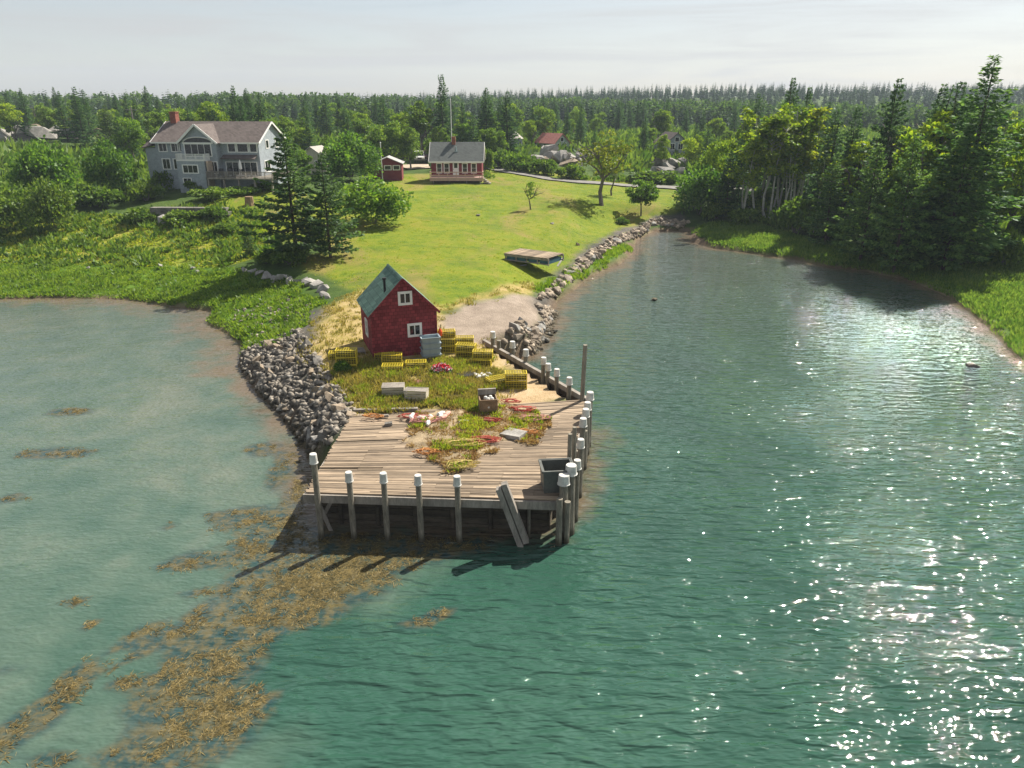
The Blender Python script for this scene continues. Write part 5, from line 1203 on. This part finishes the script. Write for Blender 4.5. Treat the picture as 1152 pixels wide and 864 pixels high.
# small beige outbuilding
p = ground(352, 196); o = thing('outbuilding', 'small beige outbuilding with a pale roof behind the grey house', 'outbuilding', (p[0], p[1], p[2]), R(-10))
gable(MB(), -2.2, 2.2, 0, 4, -.5, 2.6, 4.0, 'y').build('wall', plain('beige clapboard', (.5, .46, .38), .8, .12), o)
for q in ([(-2.5, -.3, 2.45), (0, -.3, 4.1), (0, 4.3, 4.1), (-2.5, 4.3, 2.45)], [(0, -.3, 4.1), (2.5, -.3, 2.45), (2.5, 4.3, 2.45), (0, 4.3, 4.1)]): MB().slab(q, .1).build('roof', plain('pale roof', (.34, .32, .29), .9, .2), o)
window(o, (.6, 0, 1.0), (1, 0, 0), (0, -1, 0), .8, 1.0, 2, 1, .1); window(o, (-1.5, 0, 1.0), (1, 0, 0), (0, -1, 0), .8, 1.0, 2, 1, .1)
# ------------------------------------------------------------------ red cottage
co = thing('red_cottage', 'red cottage with grey roof, white windows and a salmon front deck', 'cottage', (-12.15, 112.4, 3.95), R(0))
m_redb = plain('red clapboard', (.19, .036, .042), .8, .2, 2, .3, (1, 1, 6)); CW, CD = 7.6, 5.8
gable(MB(), 0, CW, 1.9, 1.9 + CD, .3, 3.35, 5.7, 'x').build('wall', m_redb, co)
roof_x(co, 0, CW, 1.9, 1.9 + CD, 3.35, 5.7, m_greyroof, .35)
MB().box(3.0, 4.3, 5.2, 3.55, 4.95, 6.55).build('chimney', m_brick, co)
cv = MB(); cv.tube([(3.7, 3.3, 4.4), (3.7, 3.3, 5.2)], .12, 8); cv.box(3.45, 3.1, 4.3, 4.0, 3.5, 4.55); cv.build('roof_vent', m_greyp, co)
for x in (.9, 2.0, 4.75, 6.1): window(co, (x, 1.9, 1.55), *F_, .62, 1.25, 1, 2, .13)
dr_ = MB(); dr_.box(3.25, 1.85, 1.05, 4.15, 1.899, 3.15); dro = dr_.build('door', m_white, co); MB().box(3.45, 1.83, 2.2, 3.95, 1.849, 2.95).build('pane', m_glass, dro); MB().box(3.33, 1.81, 1.98, 3.4, 1.849, 2.05).build('handle', m_black, dro)
MB().box(-.05, -.2, .8, CW + .25, 1.88, 1.0).build('deck', m_pink, co)
m = MB(); m.box(-.05, -.24, .5, CW + .25, -.21, .79); m.build('deck_skirt', m_pink, co)
m = MB()
for z in (1.3, 1.75):
    m.bar((-.05, -.15, z), (CW + .25, -.15, z), .06, .12); m.bar((-.02, -.15, z), (-.02, 1.8, z), .06, .12); m.bar((CW + .2, -.15, z), (CW + .2, 1.8, z), .06, .12)
for x in np.linspace(0, CW + .2, 7): m.bar((x, -.15, 1.0), (x, -.15, 1.82), .1)
m.build('railing', m_pink, co)
for x in (.4, 2.8, 5.4, 7.4): MB().bar((x, .1, -.6), (x, .1, .8), .14).build('deck_post', m_wood2, co)
m = MB()
for k in range(4): m.box(CW + .27, .3 + k * 0, .8 - k * .22 - .1, CW + .55 + k * .28, 1.4, .8 - k * .22)
m.build('steps', m_wood2, co)
sk = MB(); sk.box(.02, 2.2, -.6, CW - .02, 7.4, .29); sk.build('foundation', m_dark, co)
# small red shed
p = ground(437, 203); o = thing('red_shed', 'little red shed with a low grey gable roof and three white windows in a row', 'shed', (p[0], p[1], p[2]), R(4)); o.scale = (1.2, 1.1, .95)
gable(MB(), -1.75, 1.75, 0, 3.2, -.4, 2.75, 3.55, 'y').build('wall', m_redb, o)
for q in ([(-2.0, -.3, 2.62), (0, -.3, 3.65), (0, 3.5, 3.65), (-2.0, 3.5, 2.62)], [(0, -.3, 3.65), (2.0, -.3, 2.62), (2.0, 3.5, 2.62), (0, 3.5, 3.65)]): MB().slab(q, .1).build('roof', plain('light grey roofing', (.34, .33, .32), .9, .15), o)
for x in (-1.5, -.35, .75): window(o, (x, 0, 1.7), *F_, .72, .55, 1, 1, .12)
# poles
def pole(px, pb, pt, rad, label, name, mat, arm=False):
    x, y, z = ground(px, pb); h = height_for(x, y, pt) - z; o = thing(name, label, 'pole', (x, y, z)); MB().tube([(0, 0, -.4), (0, 0, h)], [rad, rad * .7], 8).build('shaft', mat, o)
    if arm: MB().bar((-1, 0, h - .5), (1, 0, h - .5), .12).build('crossarm', m_wood2, o)
    else: lathe(MB(), [(.02, h - .02), (rad * 1.3, h + .06), (.02, h + .14)], 8).build('finial', mat, o)
pole(430.5, 204, 161, .09, 'short white pole in front of the little red shed', 'white_pole', m_white)
pole(509, 190, 112, .09, 'tall white flagpole rising behind the red cottage roof', 'flag_pole', m_white)
pole(157, 178, 120, .16, 'grey utility pole behind the left end of the grey house', 'utility_pole', m_wood2, True)
pole(427, 190, 170, .1, 'short pale post left of the little red shed', 'white_pole', m_wood2)
# ------------------------------------------------------------------ vehicles
def car(px, py, rz, body_mat, label, name):
    p = ground(px, py); o = thing(name, label, 'van' if 'van' in name else 'car', (p[0], p[1], p[2] + .22), rz)
    prof = [(-2.3, .45), (-2.3, 1.0), (-2.15, 1.12), (-1.45, 1.2), (-.85, 1.95), (2.1, 1.98), (2.3, 1.7), (2.35, .45)]; n_ = len(prof); b = MB()
    b.add([(-.92 if z < 1.3 else -.8, x, z) for x, z in prof] + [(.92 if z < 1.3 else .8, x, z) for x, z in prof], [tuple(range(n_)), tuple(range(2 * n_ - 1, n_ - 1, -1))] + [(i, (i + 1) % n_, (i + 1) % n_ + n_, i + n_) for i in range(n_)])
    b.build('body', body_mat, o)
    MB().slab([(-.74, -1.42, 1.27), (.74, -1.42, 1.27), (.7, -.93, 1.88), (-.7, -.93, 1.88)], .02).build('windscreen', m_glass, o)
    for s in (-1, 1):
        x = s * .87; MB().box(x - .02, -.6, 1.3, x + .02, 1.9, 1.8).build('side_window', m_glass, o)
        MB().box(s * .62 - .16, -2.33, .82, s * .62 + .16, -2.29, 1.0).build('headlight', m_cap, o)
        for y in (-1.45, 1.5):
            w__ = MB(); w__.tube([(s * .72, y, .36), (s * .96, y, .36)], .36, 16); wo_ = w__.build('wheel', m_black, o); MB().tube([(s * .955, y, .36), (s * .975, y, .36)], .2, 10).build('rim', m_greyp, wo_)
    MB().box(-.4, -2.33, .75, .4, -2.295, 1.0).build('grille', m_black, o); MB().box(-.93, -2.42, .42, .93, -2.28, .68).build('bumper', m_greyd, o)
m_van = plain('white car paint', (.7, .7, .68), .3, .05, 1, 0, spec=.5); m_dred = plain('dark maroon car paint', (.09, .03, .035), .3, .1, 1, 0, spec=.5)
car(472, 184, R(8), m_van, 'white van parked facing the lawn at the end of the gravel driveway', 'parked_van'); car(483, 183.5, R(-4), m_dred, 'dark maroon car parked beside the white van', 'parked_car')
# ------------------------------------------------------------------ hut, canopy house, distant house
p = ground(580, 171); o = thing('round_hut', 'round hut with a pale conical roof among trees behind the cottage', 'hut', tuple(p)); zz = height_for(p[0], p[1], 156) - p[2]
lathe(MB(), [(1.5, -.5), (1.5, zz)], 10).build('wall', m_cedar, o); lathe(MB(), [(1.75, zz), (1.75, zz + .06), (.15, zz + 1.35), (.02, zz + 1.4)], 10).build('roof', plain('pale shingle roof', (.46, .42, .38), .9, .2), o)
for a in (R(-90), R(-40), R(-140)): MB().bar((1.5 * math.cos(a), 1.5 * math.sin(a), zz - 1.6), (1.5 * math.cos(a), 1.5 * math.sin(a), zz - .5), .7, .12).build('window', m_glass, o)
def far_house(px, py, top, w__, d__, label, wall, roofm, rz):
    p = ground(px, py); zt_ = height_for(p[0], p[1], top) - p[2]; o = thing('small_house', label, 'house', tuple(p), rz); ze = max(1.5, zt_ - w__ * .42)
    gable(MB(), -w__ / 2, w__ / 2, 0, d__, -1, ze, zt_ - .1, 'y').build('wall', wall, o)
    for s in (-1, 1):
        q = [(s * (w__ / 2 + .3), -.3, ze - .2), (0, -.3, zt_), (0, d__ + .3, zt_), (s * (w__ / 2 + .3), d__ + .3, ze - .2)]; MB().slab(q if s < 0 else q[::-1], .12).build('roof', roofm, o)
    for x in (-w__ * .3, w__ * .08): window(o, (x, 0, ze - 1.3), *F_, w__ * .2, 1.1, 2, 1, .12)
    window(o, (-.4, 0, ze + .2), *F_, .8, .8, 1, 1, .1)
far_house(760, 180, 149, 4.6, 6, 'distant shingled house with a steep gable among trees', m_cedar, m_brown, R(12))
far_house(632, 170, 150, 4.4, 6, 'low cabin with a faded red roof behind the boulders across the road', plain('pale green boards', (.34, .40, .34), .8, .15), plain('faded red roofing', (.42, .17, .14), .8, .25), R(40))
# ------------------------------------------------------------------ raft, stone wall, stump
A_, B_, C_ = at(567, 284.5, 2.65), at(617, 290.5, 2.65), at(633, 284.5, 2.65); u = B_ - A_; L_ = np.linalg.norm(u); rz = math.atan2(u[1], u[0]); dw = abs(np.cross(u / L_, C_ - B_)); print('raft', L_, dw, rz)
dw = min(max(dw, 2.4), 4.5)
o = thing('floating_dock', 'wooden floating dock section with blue floats hauled up on the lawn', 'raft', (A_[0], A_[1], 1.95), rz); m = MB()
n_ = int(L_ / .16)
for k in range(n_): m.box(k * .16, 0, .62, k * .16 + .145, dw, .68)
m.build('decking', m_wood, o); m = MB()
for y in (0.02, dw - .1): m.box(0, y, .44, L_, y + .08, .61); m.box(0, y, .06, L_, y + .08, .16)
for x in np.linspace(.04, L_ - .12, 5):
    for y in (.02, dw - .1): m.box(x, y + .085, .0, x + .1, y + .16, .6)
m.build('frame', m_wood2, o)
for k in range(4):
    f_ = MB(); x0 = L_ * k / 4 + .15; f_.box(x0, .2, .08, x0 + L_ / 4 - .3, dw - .2, .42); f_.build('float_block', plain('blue plastic float %d' % k, (.05, .13, .17), .5, .2), o)
lb = put('loose_board', 'pale board lying on the grass in front of the floating dock', 'board', 587, 299, .5); MB().box(-.5, -.09, 0, .5, .09, .06).build('board', m_stone3, lb)
lb = put('loose_board', 'pale board propped on the rocks at the right end of the floating dock', 'board', 630, 298, 1.2); MB().bar((-.8, 0, 0), (.8, 0, .5), .16, .05).build('board', m_stone3, lb)
p = ground(213, 244); o = thing('stone_wall', 'old low stone wall of dark flat slabs across the meadow', 'stone wall', tuple(p), R(-3)); m = MB(); r = random.Random(4)
for lay in range(3):
    x = -4.2
    while x < 4.0:
        w__ = r.uniform(.6, 1.5); m.box(x, -.4 + r.uniform(-.1, .1), lay * .42 - .2, x + w__ - .04, .45, lay * .42 + .19 + r.uniform(-.03, .03)); x += w__
m.build('stone_course', m_stone, o)
p = ground(281, 231); o = thing('tree_stump', 'short brown stump standing on the lawn edge above the young spruce', 'stump', tuple(p)); lathe(MB(), [(.62, -.2), (.5, .3), (.46, 1.0), (.4, 1.02), (.02, 1.0)], 10).build('stump_wood', m_rust, o)
m = MB()
for k in range(3): m.box(-1, k * .35, 0.05 + k * .02, 1, k * .35 + .28, .12 + k * .02)
p = ground(160, 297)

rubble('marsh_rubble', gpoly([(258, 350), (335, 332), (352, 345), (335, 370), (300, 388), (275, 395)]), 260, .08, .22, m_stone_i, RK)
